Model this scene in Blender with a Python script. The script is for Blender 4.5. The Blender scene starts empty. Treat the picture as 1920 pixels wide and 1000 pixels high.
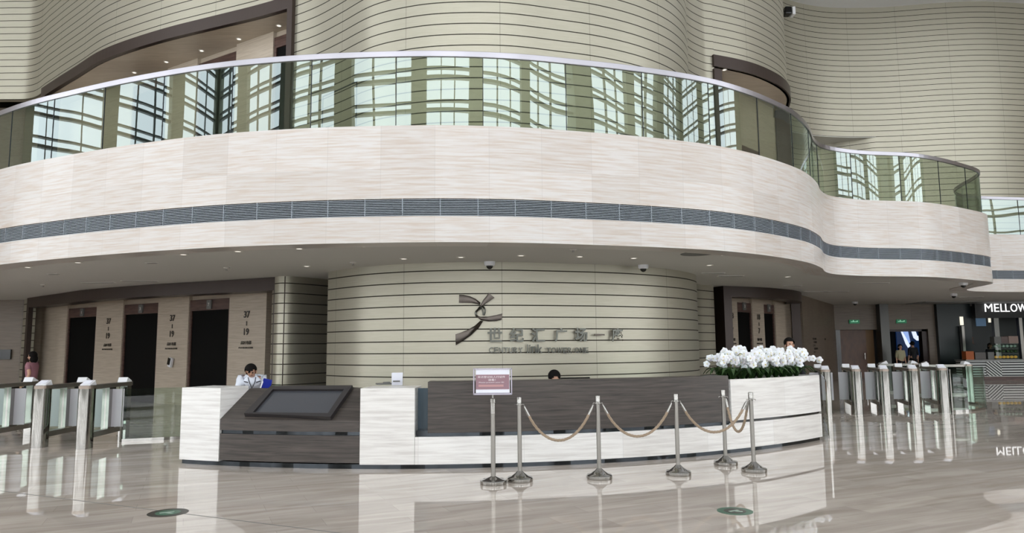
import bpy, bmesh, math, random
from mathutils import Vector, Matrix, Euler
from mathutils.geometry import tessellate_polygon
random.seed(7)
S = bpy.context.scene
COL = S.collection
PI = math.pi

# ------------------------------------------------------------------ camera
F = 1350.0; EYE = 1.6; TH = math.atan(152 / F); RHO = .009
_c, _s = math.cos(TH), math.sin(TH)
FW = Vector((0, _c, _s)); _U0 = Vector((0, -_s, _c)); _R0 = Vector((1, 0, 0))
RT = _R0 * math.cos(RHO) - _U0 * math.sin(RHO)
UP = _U0 * math.cos(RHO) + _R0 * math.sin(RHO)
cam = bpy.data.cameras.new('camera'); cam.sensor_width = 36; cam.lens = F / 1920 * 36
cam.clip_start = .05; cam.clip_end = 300
camo = bpy.data.objects.new('camera', cam); COL.objects.link(camo)
camo.matrix_world = Matrix(((RT.x, UP.x, -FW.x, 0), (RT.y, UP.y, -FW.y, 0), (RT.z, UP.z, -FW.z, EYE), (0, 0, 0, 1)))
S.camera = camo
S.view_settings.view_transform = 'Standard'; S.view_settings.look = 'None'
S.view_settings.gamma = 1; S.view_settings.use_curve_mapping = False
S.view_settings.exposure = 0.05
# ------------------------------------------------------------------ sky
W = bpy.data.worlds.new('sky'); S.world = W; W.use_nodes = True
W.node_tree.nodes['Background'].inputs[0].default_value = (.95, .975, 1, 1)
W.node_tree.nodes['Background'].inputs[1].default_value = 4.2


def ray(x, y):
    return FW + RT * ((x - 960) / F) + UP * ((500 - y) / F)


def onz(x, y, z):
    d = ray(x, y); t = (z - EYE) / d.z
    return Vector((d.x * t, d.y * t, z))


def ony(x, y, Y):
    d = ray(x, y); t = Y / d.y
    return Vector((d.x * t, Y, EYE + d.z * t))


def oncurve(x, y, pts):
    """where the line of sight through a photo point meets a vertical surface with plan pts -> (point, tangent)"""
    d = ray(x, y); best = None
    for a, b in zip(pts, pts[1:]):
        ex, ey = b[0] - a[0], b[1] - a[1]
        det = d.x * (-ey) + ex * d.y
        if abs(det) < 1e-9: continue
        t = (a[0] * (-ey) + ex * a[1]) / det
        u = (d.x * a[1] - d.y * a[0]) / det
        if t > 0 and -1e-4 <= u <= 1.0001 and (best is None or t < best[0]):
            best = (t, Vector((ex, ey, 0)).normalized())
    if best is None: raise ValueError('miss %s %s' % (x, y))
    t = best[0]
    return Vector((d.x * t, d.y * t, EYE + d.z * t)), best[1]


# ------------------------------------------------------------------ materials
def lin(c):
    return tuple((v / 255 / 12.92 if v / 255 <= .04045 else ((v / 255 + .055) / 1.055) ** 2.4) for v in c)


def node(nt, t, **k):
    n = nt.nodes.new(t)
    for a, b in k.items(): setattr(n, a, b)
    return n


def mat(name, col, rough=.5, metal=0, emit=None, es=1, spec=.5, coat=0):
    m = bpy.data.materials.new(name); m.use_nodes = True
    b = m.node_tree.nodes['Principled BSDF']
    b.inputs['Base Color'].default_value = (*lin(col), 1)
    b.inputs['Roughness'].default_value = rough
    b.inputs['Metallic'].default_value = metal
    b.inputs['Specular IOR Level'].default_value = spec
    b.inputs['Coat Weight'].default_value = coat
    if emit:
        b.inputs['Emission Color'].default_value = (*lin(emit), 1); b.inputs['Emission Strength'].default_value = es
    return m


def add_noise(m, scale, c1, c2, detail=4, bump=0, sc=1.0, dist=0, coords='Object', lo=.35, hi=.65, rough=.55):
    """stretch: scale is a 3-tuple"""
    nt = m.node_tree; b = nt.nodes['Principled BSDF']
    tc = node(nt, 'ShaderNodeTexCoord'); mp = node(nt, 'ShaderNodeMapping'); mp.inputs['Scale'].default_value = scale
    nz = node(nt, 'ShaderNodeTexNoise'); nz.inputs['Scale'].default_value = sc; nz.inputs['Detail'].default_value = detail
    nz.inputs['Distortion'].default_value = dist; nz.inputs['Roughness'].default_value = rough
    rp = node(nt, 'ShaderNodeValToRGB')
    rp.color_ramp.elements[0].position = lo; rp.color_ramp.elements[1].position = hi
    rp.color_ramp.elements[0].color = (*lin(c1), 1); rp.color_ramp.elements[1].color = (*lin(c2), 1)
    L = nt.links.new
    L(tc.outputs[coords], mp.inputs[0]); L(mp.outputs[0], nz.inputs['Vector']); L(nz.outputs['Fac'], rp.inputs[0])
    L(rp.outputs[0], b.inputs['Base Color'])
    if bump:
        bp = node(nt, 'ShaderNodeBump'); bp.inputs['Strength'].default_value = bump; bp.inputs['Distance'].default_value = .01
        L(nz.outputs['Fac'], bp.inputs['Height']); L(bp.outputs[0], b.inputs['Normal'])
    return rp


def M_math(nt, op, a, b=None, c=None):
    n = node(nt, 'ShaderNodeMath', operation=op)
    for i, v in enumerate((a, b, c)):
        if v is None: continue
        if isinstance(v, (int, float)): n.inputs[i].default_value = v
        else: nt.links.new(v, n.inputs[i])
    return n.outputs[0]


def joints(nt, coord, period, width, offset=0):
    """1 near the multiples of period"""
    a = M_math(nt, 'ADD', coord, offset)
    w = M_math(nt, 'PINGPONG', a, period / 2)
    return M_math(nt, 'LESS_THAN', w, width / 2)


def panel_mat(name, c1, c2, line=(40, 36, 28), rough=.38):
    """champagne metal cladding: dark open joints every 254 mm, hairline vertical seams"""
    m = mat(name, c1, rough, .6)
    nt = m.node_tree; b = nt.nodes['Principled BSDF']; L = nt.links.new
    uv = node(nt, 'ShaderNodeUVMap'); sp = node(nt, 'ShaderNodeSeparateXYZ'); L(uv.outputs[0], sp.inputs[0])
    h = joints(nt, sp.outputs[1], .2545, .024, -(1.49 - .2545 * 5))
    v = joints(nt, sp.outputs[0], 2.18, .012, 0)
    mp = node(nt, 'ShaderNodeMapping'); mp.inputs['Scale'].default_value = (3, 40, 1); L(uv.outputs[0], mp.inputs[0])
    nz = node(nt, 'ShaderNodeTexNoise'); nz.inputs['Scale'].default_value = .8; nz.inputs['Detail'].default_value = 2; L(mp.outputs[0], nz.inputs['Vector'])
    mx = node(nt, 'ShaderNodeMix', data_type='RGBA'); mx.inputs[6].default_value = (*lin(c1), 1); mx.inputs[7].default_value = (*lin(c2), 1)
    L(nz.outputs['Fac'], mx.inputs[0])
    m2 = node(nt, 'ShaderNodeMix', data_type='RGBA'); m2.inputs[7].default_value = (*lin(line), 1)
    vv = M_math(nt, 'MULTIPLY', v, .45); mm = M_math(nt, 'MAXIMUM', h, vv)
    L(mm, m2.inputs[0]); L(mx.outputs[2], m2.inputs[6]); L(m2.outputs[2], b.inputs['Base Color'])
    r = M_math(nt, 'MULTIPLY_ADD', h, .5, rough); L(r, b.inputs['Roughness'])
    mt = M_math(nt, 'MULTIPLY_ADD', mm, -.5, .6); L(mt, b.inputs['Metallic'])
    return m


def stone_mat(name, c1, c2, jw=0.9, jh=1.03, rough=.3, jc=(176, 170, 166), js=.8, off=(0, 0)):
    """horizontally veined travertine, UV in metres"""
    m = mat(name, c1, rough)
    nt = m.node_tree; b = nt.nodes['Principled BSDF']; L = nt.links.new
    uv = node(nt, 'ShaderNodeUVMap'); sp = node(nt, 'ShaderNodeSeparateXYZ'); L(uv.outputs[0], sp.inputs[0])
    mp = node(nt, 'ShaderNodeMapping'); mp.inputs['Scale'].default_value = (1.3, 26, 1); L(uv.outputs[0], mp.inputs[0])
    nz = node(nt, 'ShaderNodeTexNoise'); nz.inputs['Scale'].default_value = 1.0; nz.inputs['Detail'].default_value = 6; nz.inputs['Distortion'].default_value = .35
    nz.inputs['Roughness'].default_value = .62; L(mp.outputs[0], nz.inputs['Vector'])
    rp = node(nt, 'ShaderNodeValToRGB'); e = rp.color_ramp.elements
    e[0].position = .33; e[0].color = (*lin(c1), 1); e[1].position = .58; e[1].color = (*lin(c2), 1)
    L(nz.outputs['Fac'], rp.inputs[0])
    # slab to slab tint
    fx = M_math(nt, 'FLOOR', M_math(nt, 'DIVIDE', M_math(nt, 'ADD', sp.outputs[0], off[0]), jw)); fy = M_math(nt, 'FLOOR', M_math(nt, 'DIVIDE', M_math(nt, 'ADD', sp.outputs[1], off[1]), jh))
    cb = node(nt, 'ShaderNodeCombineXYZ'); L(fx, cb.inputs[0]); L(fy, cb.inputs[1])
    wn = node(nt, 'ShaderNodeTexWhiteNoise'); L(cb.outputs[0], wn.inputs['Vector'])
    hs = node(nt, 'ShaderNodeMix', data_type='RGBA', blend_type='MULTIPLY'); L(rp.outputs[0], hs.inputs[6])
    rp2 = node(nt, 'ShaderNodeValToRGB'); rp2.color_ramp.elements[0].color = (.87, .85, .83, 1); rp2.color_ramp.elements[1].color = (1, 1, 1, 1)
    L(wn.outputs[0], rp2.inputs[0]); L(rp2.outputs[0], hs.inputs[7]); hs.inputs[0].default_value = 1
    jx = joints(nt, sp.outputs[0], jw, .008, off[0]); jy = joints(nt, sp.outputs[1], jh, .006, off[1])
    mx = node(nt, 'ShaderNodeMix', data_type='RGBA'); mx.inputs[7].default_value = (*lin(jc), 1)
    L(M_math(nt, 'MULTIPLY', M_math(nt, 'MAXIMUM', jx, jy), js), mx.inputs[0]); L(hs.outputs[2], mx.inputs[6]); L(mx.outputs[2], b.inputs['Base Color'])
    return m


def glass_mat(name, tint, ior=1.5, rough=0.0, wave=0.0, glossy=(1, 1, 1)):
    m = bpy.data.materials.new(name); m.use_nodes = True; nt = m.node_tree; nt.nodes.clear(); L = nt.links.new
    out = node(nt, 'ShaderNodeOutputMaterial'); mix = node(nt, 'ShaderNodeMixShader')
    tr = node(nt, 'ShaderNodeBsdfTransparent'); tr.inputs[0].default_value = (*tint, 1)
    gl = node(nt, 'ShaderNodeBsdfAnisotropic'); gl.inputs['Color'].default_value = (*glossy, 1); gl.inputs['Roughness'].default_value = rough
    fr = node(nt, 'ShaderNodeFresnel'); fr.inputs[0].default_value = ior
    # the same reflectance whichever side of the pane is seen
    geo = node(nt, 'ShaderNodeNewGeometry')
    if wave:
        tc = node(nt, 'ShaderNodeTexCoord'); nz = node(nt, 'ShaderNodeTexNoise'); nz.inputs['Scale'].default_value = .55; nz.inputs['Detail'].default_value = 0
        L(tc.outputs['Object'], nz.inputs['Vector'])
        bp = node(nt, 'ShaderNodeBump'); bp.inputs['Strength'].default_value = 1; bp.inputs['Distance'].default_value = wave
        L(nz.outputs['Fac'], bp.inputs['Height']); L(bp.outputs[0], gl.inputs['Normal'])
    fac = M_math(nt, 'MULTIPLY', fr.outputs[0], M_math(nt, 'SUBTRACT', 1, geo.outputs['Backfacing']))
    L(fac, mix.inputs[0]); L(tr.outputs[0], mix.inputs[1]); L(gl.outputs[0], mix.inputs[2]); L(mix.outputs[0], out.inputs[0])
    return m


def floor_mat():
    m = mat('polished_marble', (150, 141, 133), .018, spec=.62)
    nt = m.node_tree; b = nt.nodes['Principled BSDF']; L = nt.links.new
    tc = node(nt, 'ShaderNodeTexCoord'); mp = node(nt, 'ShaderNodeMapping'); mp.inputs['Rotation'].default_value = (0, 0, math.radians(-24))
    L(tc.outputs['Object'], mp.inputs[0])
    sp = node(nt, 'ShaderNodeSeparateXYZ'); L(mp.outputs[0], sp.inputs[0])
    br = node(nt, 'ShaderNodeTexBrick'); br.inputs['Scale'].default_value = 1; br.inputs['Brick Width'].default_value = 1.2; br.inputs['Row Height'].default_value = .3
    br.inputs['Mortar Size'].default_value = .0015; br.inputs['Color1'].default_value = (*lin((218, 208, 199)), 1); br.inputs['Color2'].default_value = (*lin((203, 193, 184)), 1)
    br.inputs['Mortar'].default_value = (*lin((176, 168, 160)), 1); br.offset = .37
    L(mp.outputs[0], br.inputs['Vector'])
    m2 = node(nt, 'ShaderNodeMapping'); m2.inputs['Scale'].default_value = (.5, 3.2, 1); L(mp.outputs[0], m2.inputs[0])
    nz = node(nt, 'ShaderNodeTexNoise'); nz.inputs['Scale'].default_value = 1.6; nz.inputs['Detail'].default_value = 7; nz.inputs['Distortion'].default_value = .8; L(m2.outputs[0], nz.inputs['Vector'])
    rp = node(nt, 'ShaderNodeValToRGB'); e = rp.color_ramp.elements
    e[0].position = .3; e[0].color = (.78, .755, .73, 1); e[1].position = .62; e[1].color = (1.05, 1.05, 1.05, 1)
    L(nz.outputs['Fac'], rp.inputs[0])
    mx = node(nt, 'ShaderNodeMix', data_type='RGBA', blend_type='MULTIPLY'); mx.inputs[0].default_value = 1
    L(br.outputs[0], mx.inputs[6]); L(rp.outputs[0], mx.inputs[7]); L(mx.outputs[2], b.inputs['Base Color'])
    n2 = node(nt, 'ShaderNodeTexNoise'); n2.inputs['Scale'].default_value = .9; n2.inputs['Detail'].default_value = 1; L(tc.outputs['Object'], n2.inputs['Vector'])
    bp = node(nt, 'ShaderNodeBump'); bp.inputs['Strength'].default_value = 1; bp.inputs['Distance'].default_value = .0003
    L(n2.outputs['Fac'], bp.inputs['Height']); L(bp.outputs[0], b.inputs['Normal'])
    return m


MT = {}
MT['panel'] = panel_mat('champagne_panel', (172, 168, 152), (184, 180, 165))
MT['stone'] = stone_mat('travertine', (202, 188, 176), (216, 213, 211), js=.45, jw=.95, jh=1.3, off=(0, .48))
MT['stone_desk'] = stone_mat('desk_travertine', (222, 220, 218), (246, 246, 245), jw=1.42, jh=30, jc=(205, 204, 202), js=.5)
MT['stone_dim'] = stone_mat('beige_travertine', (176, 163, 146), (196, 184, 168), jw=30, jh=.9, rough=.35, jc=(140, 130, 116))
MT['stone_brown'] = stone_mat('brown_stone', (112, 100, 88), (126, 114, 101), jw=1.2, jh=.9, rough=.4, jc=(80, 72, 64))
MT['bronze'] = mat('dark_bronze', (58, 46, 41), .38, .3)
MT['brown_lam'] = mat('brown_laminate', (84, 62, 55), .35); add_noise(MT['brown_lam'], (1, 1, 8), (70, 50, 46), (96, 72, 64), sc=2)
MT['wood'] = mat('dark_oak', (78, 70, 66), .38); add_noise(MT['wood'], (1.5, 1.5, 34), (42, 37, 34), (82, 74, 69), sc=1.1, detail=6, dist=.7, lo=.3, hi=.7)
MT['black'] = mat('black_gloss', (10, 10, 10), .15)
MT['lift'] = mat('black_opening', (4, 4, 4), .6, spec=.1)
MT['mirror_dark'] = mat('dark_mirror', (60, 64, 68), .08, .9)
MT['ceil'] = mat('soffit_paint', (205, 203, 198), .7)
MT['ceil_top'] = mat('white_ceiling', (222, 223, 226), .8)
MT['floor'] = floor_mat()
MT['steel'] = mat('brushed_steel', (164, 162, 158), .09, 1)
MT['steel_soft'] = mat('satin_steel', (150, 147, 142), .34, 1)
MT['rail'] = mat('rail_steel', (176, 174, 182), .28, 1)
MT['chrome'] = mat('chrome', (92, 93, 88), .2, 1)
MT['chrome_dark'] = mat('polished_nickel', (90, 84, 79), .26, 1)
MT['louvre'] = mat('grille_aluminium', (146, 154, 162), .45, .3)
MT['louvre_back'] = mat('grille_back', (34, 38, 44), .7)
MT['glass'] = glass_mat('rail_glass', (.69, .725, .65), ior=2.25, wave=.007, glossy=(.78, .92, .93))
MT['glass_clear'] = glass_mat('clear_glass', (.85, .93, .89), ior=1.35)
MT['acrylic'] = glass_mat('acrylic', (.93, .93, .96), ior=1.3)
MT['pale_paddle'] = mat('frosted_panel', (196, 194, 200), .35)
MT['white'] = mat('white_plastic', (225, 226, 230), .4)
MT['paper'] = mat('paper', (236, 238, 248), .7)
MT['pink'] = mat('pink_print', (152, 120, 130), .6)
MT['red_text'] = mat('pale_print', (240, 232, 236), .6)
MT['dark_text'] = mat('dark_letters', (46, 40, 34), .4)
MT['screen_off'] = mat('screen_off', (66, 68, 74), .3, spec=.6)
MT['rope'] = mat('hemp_rope', (160, 142, 122), .85)
MT['lamp'] = mat('lamp_glow', (255, 250, 240), .4, emit=(255, 248, 236), es=1.1)
MT['lamp_dim'] = mat('lamp_lens', (214, 210, 204), .4)
MT['slot'] = mat('slot_dark', (52, 50, 48), .6)
MT['skin'] = mat('skin', (196, 152, 128), .5)
MT['hair'] = mat('black_hair', (14, 11, 10), .75, spec=.15)
MT['shirt_white'] = mat('white_shirt', (222, 228, 240), .75)
MT['top_pink'] = mat('dusty_pink_top', (150, 104, 114), .8)
MT['navy'] = mat('navy_cloth', (26, 28, 40), .8)
MT['suit'] = mat('black_suit', (16, 18, 24), .8)
MT['blue'] = mat('blue_folder', (22, 40, 150), .4)
MT['leaf'] = mat('orchid_leaf', (44, 72, 34), .4); add_noise(MT['leaf'], (8, 8, 8), (28, 52, 24), (62, 92, 44))
MT['petal'] = mat('white_petal', (246, 246, 250), .5)
MT['petal'].node_tree.nodes['Principled BSDF'].inputs['Subsurface Weight'].default_value = .15
MT['petal_mid'] = mat('orchid_lip', (226, 214, 150), .5)
MT['stem'] = mat('orchid_stem', (96, 112, 60), .5)
MT['soil'] = mat('moss', (46, 50, 32), .9)
MT['door_brown'] = mat('walnut_door', (86, 54, 34), .4); add_noise(MT['door_brown'], (1, 1, .4), (76, 46, 30), (96, 62, 40), sc=6)
MT['door_ochre'] = mat('ochre_panel', (112, 82, 46), .5)
MT['shop_dark'] = mat('teal_black_cladding', (26, 38, 40), .35)
MT['shop_in'] = mat('shop_interior', (20, 20, 22), .6)
MT['sign_lit'] = mat('lit_letters', (250, 250, 250), .4, emit=(255, 255, 255), es=1.1)
MT['menu_lit'] = mat('lit_menu', (240, 236, 220), .4, emit=(250, 244, 224), es=.9)
MT['menu_blue'] = mat('blue_poster', (96, 124, 150), .5, emit=(110, 140, 170), es=.25)
MT['exit'] = mat('exit_green', (24, 96, 66), .4, emit=(40, 150, 100), es=.25)
MT['exit_pic'] = mat('exit_picture', (170, 220, 195), .4, emit=(170, 230, 200), es=.35)
MT['led_dark'] = mat('led_dark', (10, 22, 44), .3, emit=(14, 40, 80), es=.6)
MT['led_blue'] = mat('led_blue', (130, 160, 220), .3, emit=(150, 178, 235), es=.9)
MT['led_white'] = mat('led_white', (230, 240, 250), .3, emit=(225, 236, 255), es=1)
MT['sticker'] = mat('floor_sticker', (58, 56, 50), .35)
MT['sticker_green'] = mat('sticker_green', (72, 112, 92), .35)
MT['sticker_pale'] = mat('sticker_pale', (170, 190, 178), .35)
MT['facade'] = mat('olive_pier', (128, 132, 112), .6)
MT['mullion'] = mat('mullion_grey', (112, 116, 108), .5)
MT['pastry_lit'] = mat('pastry_glow', (200, 160, 70), .5, emit=(210, 160, 70), es=.25)  # painted glow: the pastries emit warm light, imitating lit shelves
MT['orange'] = mat('orange_box', (176, 96, 50), .6)
MT['grey'] = mat('mid_grey', (110, 110, 108), .5)
MT['machine'] = mat('coffee_machine', (70, 66, 64), .3, .5)
MT['white_stripe'] = None


def stripes(name, ang=0, period=.11, c1=(214, 216, 214), c2=(30, 32, 34)):
    m = mat(name, c1, .5); nt = m.node_tree; b = nt.nodes['Principled BSDF']; L = nt.links.new
    uv = node(nt, 'ShaderNodeUVMap'); mp = node(nt, 'ShaderNodeMapping'); mp.inputs['Rotation'].default_value = (0, 0, ang); L(uv.outputs[0], mp.inputs[0])
    sp = node(nt, 'ShaderNodeSeparateXYZ'); L(mp.outputs[0], sp.inputs[0])
    j = joints(nt, sp.outputs[1], period, period * .5)
    mx = node(nt, 'ShaderNodeMix', data_type='RGBA'); mx.inputs[6].default_value = (*lin(c1), 1); mx.inputs[7].default_value = (*lin(c2), 1)
    L(j, mx.inputs[0]); L(mx.outputs[2], b.inputs['Base Color']); return m


MT['stripe'] = stripes('striped_front'); MT['hatch'] = stripes('hatched_square', math.radians(40), .1)


# ------------------------------------------------------------------ mesh tools
class MB:
    def __init__(s):
        s.v = []; s.f = []; s.uv = []; s.mi = []; s.m = 0; s.smooth = []
        s.sm = False

    def face(s, idx, uv=None):
        s.f.append(idx); s.uv.append(uv); s.mi.append(s.m); s.smooth.append(s.sm)

    def vert(s, p):
        s.v.append(tuple(p)); return len(s.v) - 1

    def box(s, c, d, rot=0, mtx=None):
        x, y, z = d[0] / 2, d[1] / 2, d[2] / 2
        R = mtx or Matrix.Rotation(rot, 3, 'Z')
        i = len(s.v)
        for sx, sy, sz in ((-1, -1, -1), (1, -1, -1), (1, 1, -1), (-1, 1, -1), (-1, -1, 1), (1, -1, 1), (1, 1, 1), (-1, 1, 1)):
            s.v.append(tuple(Vector(c) + R @ Vector((sx * x, sy * y, sz * z))))
        for q, (a, b) in zip(((0, 1, 5, 4), (1, 2, 6, 5), (2, 3, 7, 6), (3, 0, 4, 7)), ((d[0], d[2]), (d[1], d[2]), (d[0], d[2]), (d[1], d[2]))):
            zb = c[2] - z
            s.face([i + k for k in q], [(0, zb), (a, zb), (a, zb + b), (0, zb + b)])
        s.face([i + 3, i + 2, i + 1, i], [(0, 0), (d[0], 0), (d[0], d[1]), (0, d[1])])
        s.face([i + 4, i + 5, i + 6, i + 7], [(0, 0), (d[0], 0), (d[0], d[1]), (0, d[1])])
        return s

    def strip(s, pts, z0, z1, th, side=1, u0=0, back=True, shear=None):
        """vertical wall along plan pts, thickness th to the left (side=1) of the direction"""
        n = len(pts); P = [Vector((p[0], p[1])) for p in pts]; N = []
        for i in range(n):
            a = P[max(i - 1, 0)]; b = P[min(i + 1, n - 1)]; t = (b - a).normalized(); N.append(Vector((-t.y, t.x)) * side)
        u = [u0]
        for i in range(1, n): u.append(u[-1] + (P[i] - P[i - 1]).length)
        z0f = z0 if callable(z0) else (lambda k: z0)
        z1f = z1 if callable(z1) else (lambda k: z1)
        rows = []
        for i in range(n):
            q = P[i] + N[i] * th; zz0, zz1 = z0f(u[i]), z1f(u[i])
            rows.append([(P[i].x, P[i].y, zz0), (P[i].x, P[i].y, zz1), (q.x, q.y, zz1), (q.x, q.y, zz0)])
        for k in range(4):      # every side has points of its own so that shading never bleeds round an edge
            k2 = (k + 1) % 4; base = len(s.v)
            for rw in rows: s.v += [rw[k], rw[k2]]
            for i in range(n - 1):
                a = base + 2 * i; q = [a, a + 2, a + 3, a + 1]; zi, zj = u[i], u[i + 1]
                if k == 0: w = [(zi, z0f(zi)), (zj, z0f(zj)), (zj, z1f(zj)), (zi, z1f(zi))]
                elif k == 2: w = [(zi, z1f(zi)), (zj, z1f(zj)), (zj, z0f(zj)), (zi, z0f(zi))]
                else: w = [(zi, 0), (zj, 0), (zj, th), (zi, th)]
                if side < 0: q = q[::-1]; w = w[::-1]
                s.face(q, w)
        sm = s.sm; s.sm = False
        for rw, fl, uu in ((rows[0], side > 0, 0), (rows[-1], side < 0, u[-1])):
            base = len(s.v); s.v += rw; q = [base, base + 1, base + 2, base + 3]; w = [(0, z0f(uu)), (0, z1f(uu)), (th, z1f(uu)), (th, z0f(uu))]
            s.face(q if fl else q[::-1], w if fl else w[::-1])
        s.sm = sm
        return s

    def prism(s, poly, z0, z1, side_uv=True):
        """plan polygon (counter-clockwise) extruded from z0 to z1"""
        n = len(poly)
        ar = sum(poly[i][0] * poly[(i + 1) % n][1] - poly[(i + 1) % n][0] * poly[i][1] for i in range(n))
        if ar < 0: poly = poly[::-1]
        i0 = len(s.v)
        for p in poly: s.v.append((p[0], p[1], z0))
        for p in poly: s.v.append((p[0], p[1], z1))
        u = 0; i1 = len(s.v)
        s.v += [(p[0], p[1], z0) for p in poly] + [(p[0], p[1], z1) for p in poly]
        for i in range(n):
            j = (i + 1) % n; l = math.dist(poly[i][:2], poly[j][:2])
            s.face([i1 + i, i1 + j, i1 + n + j, i1 + n + i], [(u, z0), (u + l, z0), (u + l, z1), (u, z1)]); u += l
        tri = tessellate_polygon([[Vector((p[0], p[1], 0)) for p in poly]])
        for t in tri:
            a, b, c = [poly[k] for k in t]
            if (b[0] - a[0]) * (c[1] - a[1]) - (c[0] - a[0]) * (b[1] - a[1]) < 0: t = t[::-1]
            s.face([i0 + n + k for k in t], [poly[k][:2] for k in t]); s.face([i0 + k for k in t[::-1]], [poly[k][:2] for k in t[::-1]])
        return s

    def tube(s, path, r, n=8, cap=True):
        P = [Vector(p) for p in path]; rr = r if isinstance(r, (list, tuple)) else [r] * len(P)
        i0 = len(s.v); up = None
        for k, p in enumerate(P):
            t = (P[min(k + 1, len(P) - 1)] - P[max(k - 1, 0)]).normalized()
            if up is None: up = Vector((0, 0, 1)) if abs(t.z) < .9 else Vector((1, 0, 0))
            a = t.cross(up).normalized(); b = a.cross(t).normalized(); up = b
            for q in range(n):
                g = 2 * PI * q / n; s.v.append(tuple(p + (a * math.cos(g) + b * math.sin(g)) * rr[k]))
        sm = s.sm; s.sm = True
        for k in range(len(P) - 1):
            for q in range(n):
                a = i0 + k * n + q; b = i0 + k * n + (q + 1) % n
                s.face([a, b, b + n, a + n])
        s.sm = sm
        if cap:
            s.face([i0 + q for q in range(n)][::-1]); s.face([i0 + (len(P) - 1) * n + q for q in range(n)])
        return s

    def lathe(s, prof, c=(0, 0, 0), n=24, sx=1, sy=1, smooth=True):
        i0 = len(s.v)
        for r, z in prof:
            for q in range(n):
                g = 2 * PI * q / n; s.v.append((c[0] + r * math.cos(g) * sx, c[1] + r * math.sin(g) * sy, c[2] + z))
        sm = s.sm; s.sm = smooth
        for k in range(len(prof) - 1):
            for q in range(n):
                a = i0 + k * n + q; b = i0 + k * n + (q + 1) % n
                s.face([a, b, b + n, a + n])
        s.sm = False
        s.face([i0 + q for q in range(n)][::-1]); s.face([i0 + (len(prof) - 1) * n + q for q in range(n)])
        s.sm = sm
        return s

    def ball(s, c, r, n=10, m=7, mtx=None):
        rx, ry, rz = r if isinstance(r, (tuple, list)) else (r, r, r)
        sm = s.sm; s.sm = True; R = mtx or Matrix.Identity(3); C0 = Vector(c)
        i0 = len(s.v); s.v.append(tuple(C0 + R @ Vector((0, 0, -rz))))
        for k in range(1, m):
            f = -PI / 2 + PI * k / m
            for q in range(n):
                g = 2 * PI * q / n; s.v.append(tuple(C0 + R @ Vector((rx * math.cos(f) * math.cos(g), ry * math.cos(f) * math.sin(g), rz * math.sin(f)))))
        top = len(s.v); s.v.append(tuple(C0 + R @ Vector((0, 0, rz))))
        for q in range(n): s.face([i0, i0 + 1 + (q + 1) % n, i0 + 1 + q])
        for k in range(m - 2):
            for q in range(n):
                a = i0 + 1 + k * n + q; b = i0 + 1 + k * n + (q + 1) % n; s.face([a, b, b + n, a + n])
        for q in range(n): s.face([top, top - n + q, top - n + (q + 1) % n])
        s.sm = sm
        return s

    def build(s, name, m, parent=None, loc=None, bevel=0, auto=False):
        me = bpy.data.meshes.new(name); me.from_pydata(s.v, [], s.f)
        for x in (m if isinstance(m, (list, tuple)) else [m]): me.materials.append(x)
        uvl = me.uv_layers.new(name='UVMap')
        for p, uv, mi, sm in zip(me.polygons, s.uv, s.mi, s.smooth):
            p.material_index = mi; p.use_smooth = sm
            if uv:
                for li, w in zip(p.loop_indices, uv): uvl.data[li].uv = w
        bm = bmesh.new(); bm.from_mesh(me); bmesh.ops.remove_doubles(bm, verts=bm.verts, dist=2e-5); bm.to_mesh(me); bm.free()
        if any(s.smooth): me.set_sharp_from_angle(angle=math.radians(38))
        me.update()
        o = bpy.data.objects.new(name, me); COL.objects.link(o)
        if parent: o.parent = parent
        if loc is not None: o.location = loc
        if bevel:
            bv = o.modifiers.new('bevel', 'BEVEL'); bv.width = bevel; bv.segments = 2; bv.limit_method = 'ANGLE'
        return o


def tag(o, label=None, cat=None, group=None, kind=None):
    if label: o['label'] = label
    if cat: o['category'] = cat
    if group: o['group'] = group
    if kind: o['kind'] = kind
    return o


def thing(name, label, cat, loc=(0, 0, 0), rz=0, group=None):
    o = bpy.data.objects.new(name, None); COL.objects.link(o); o.empty_display_size = .2
    o.location = loc; o.rotation_euler = (0, 0, rz)
    return tag(o, label, cat, group)


def struct(o): o['kind'] = 'structure'; return o


def copy_tree(o, parent=None):
    c = o.copy(); COL.objects.link(c)
    if parent: c.parent = parent
    for ch in [x for x in bpy.data.objects if x.parent == o and x != c]:
        copy_tree(ch, c)
    return c


def cr(pts, step=.25):
    """Catmull-Rom through plan points, resampled evenly"""
    P = [Vector(p[:2]) for p in pts]; Q = [P[0] * 2 - P[1]] + P + [P[-1] * 2 - P[-2]]; out = []
    for i in range(1, len(Q) - 2):
        for k in range(16):
            t = k / 16; a, b, c, d = Q[i - 1], Q[i], Q[i + 1], Q[i + 2]
            out.append(.5 * ((2 * b) + (c - a) * t + (2 * a - 5 * b + 4 * c - d) * t * t + (3 * b - a - 3 * c + d) * t ** 3))
    out.append(Q[-2]); return resample(out, step)


def resample(pts, step):
    P = [Vector(p[:2]) for p in pts]; L = [0]
    for a, b in zip(P, P[1:]): L.append(L[-1] + (b - a).length)
    n = max(2, int(round(L[-1] / step))); res = []; k = 0
    for i in range(n + 1):
        d = L[-1] * i / n
        while k < len(L) - 2 and L[k + 1] < d: k += 1
        t = (d - L[k]) / max(L[k + 1] - L[k], 1e-9); res.append(P[k].lerp(P[k + 1], min(max(t, 0), 1)))
    return res


def arclen(pts): return sum((Vector(b) - Vector(a)).length for a, b in zip(pts, pts[1:]))


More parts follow.
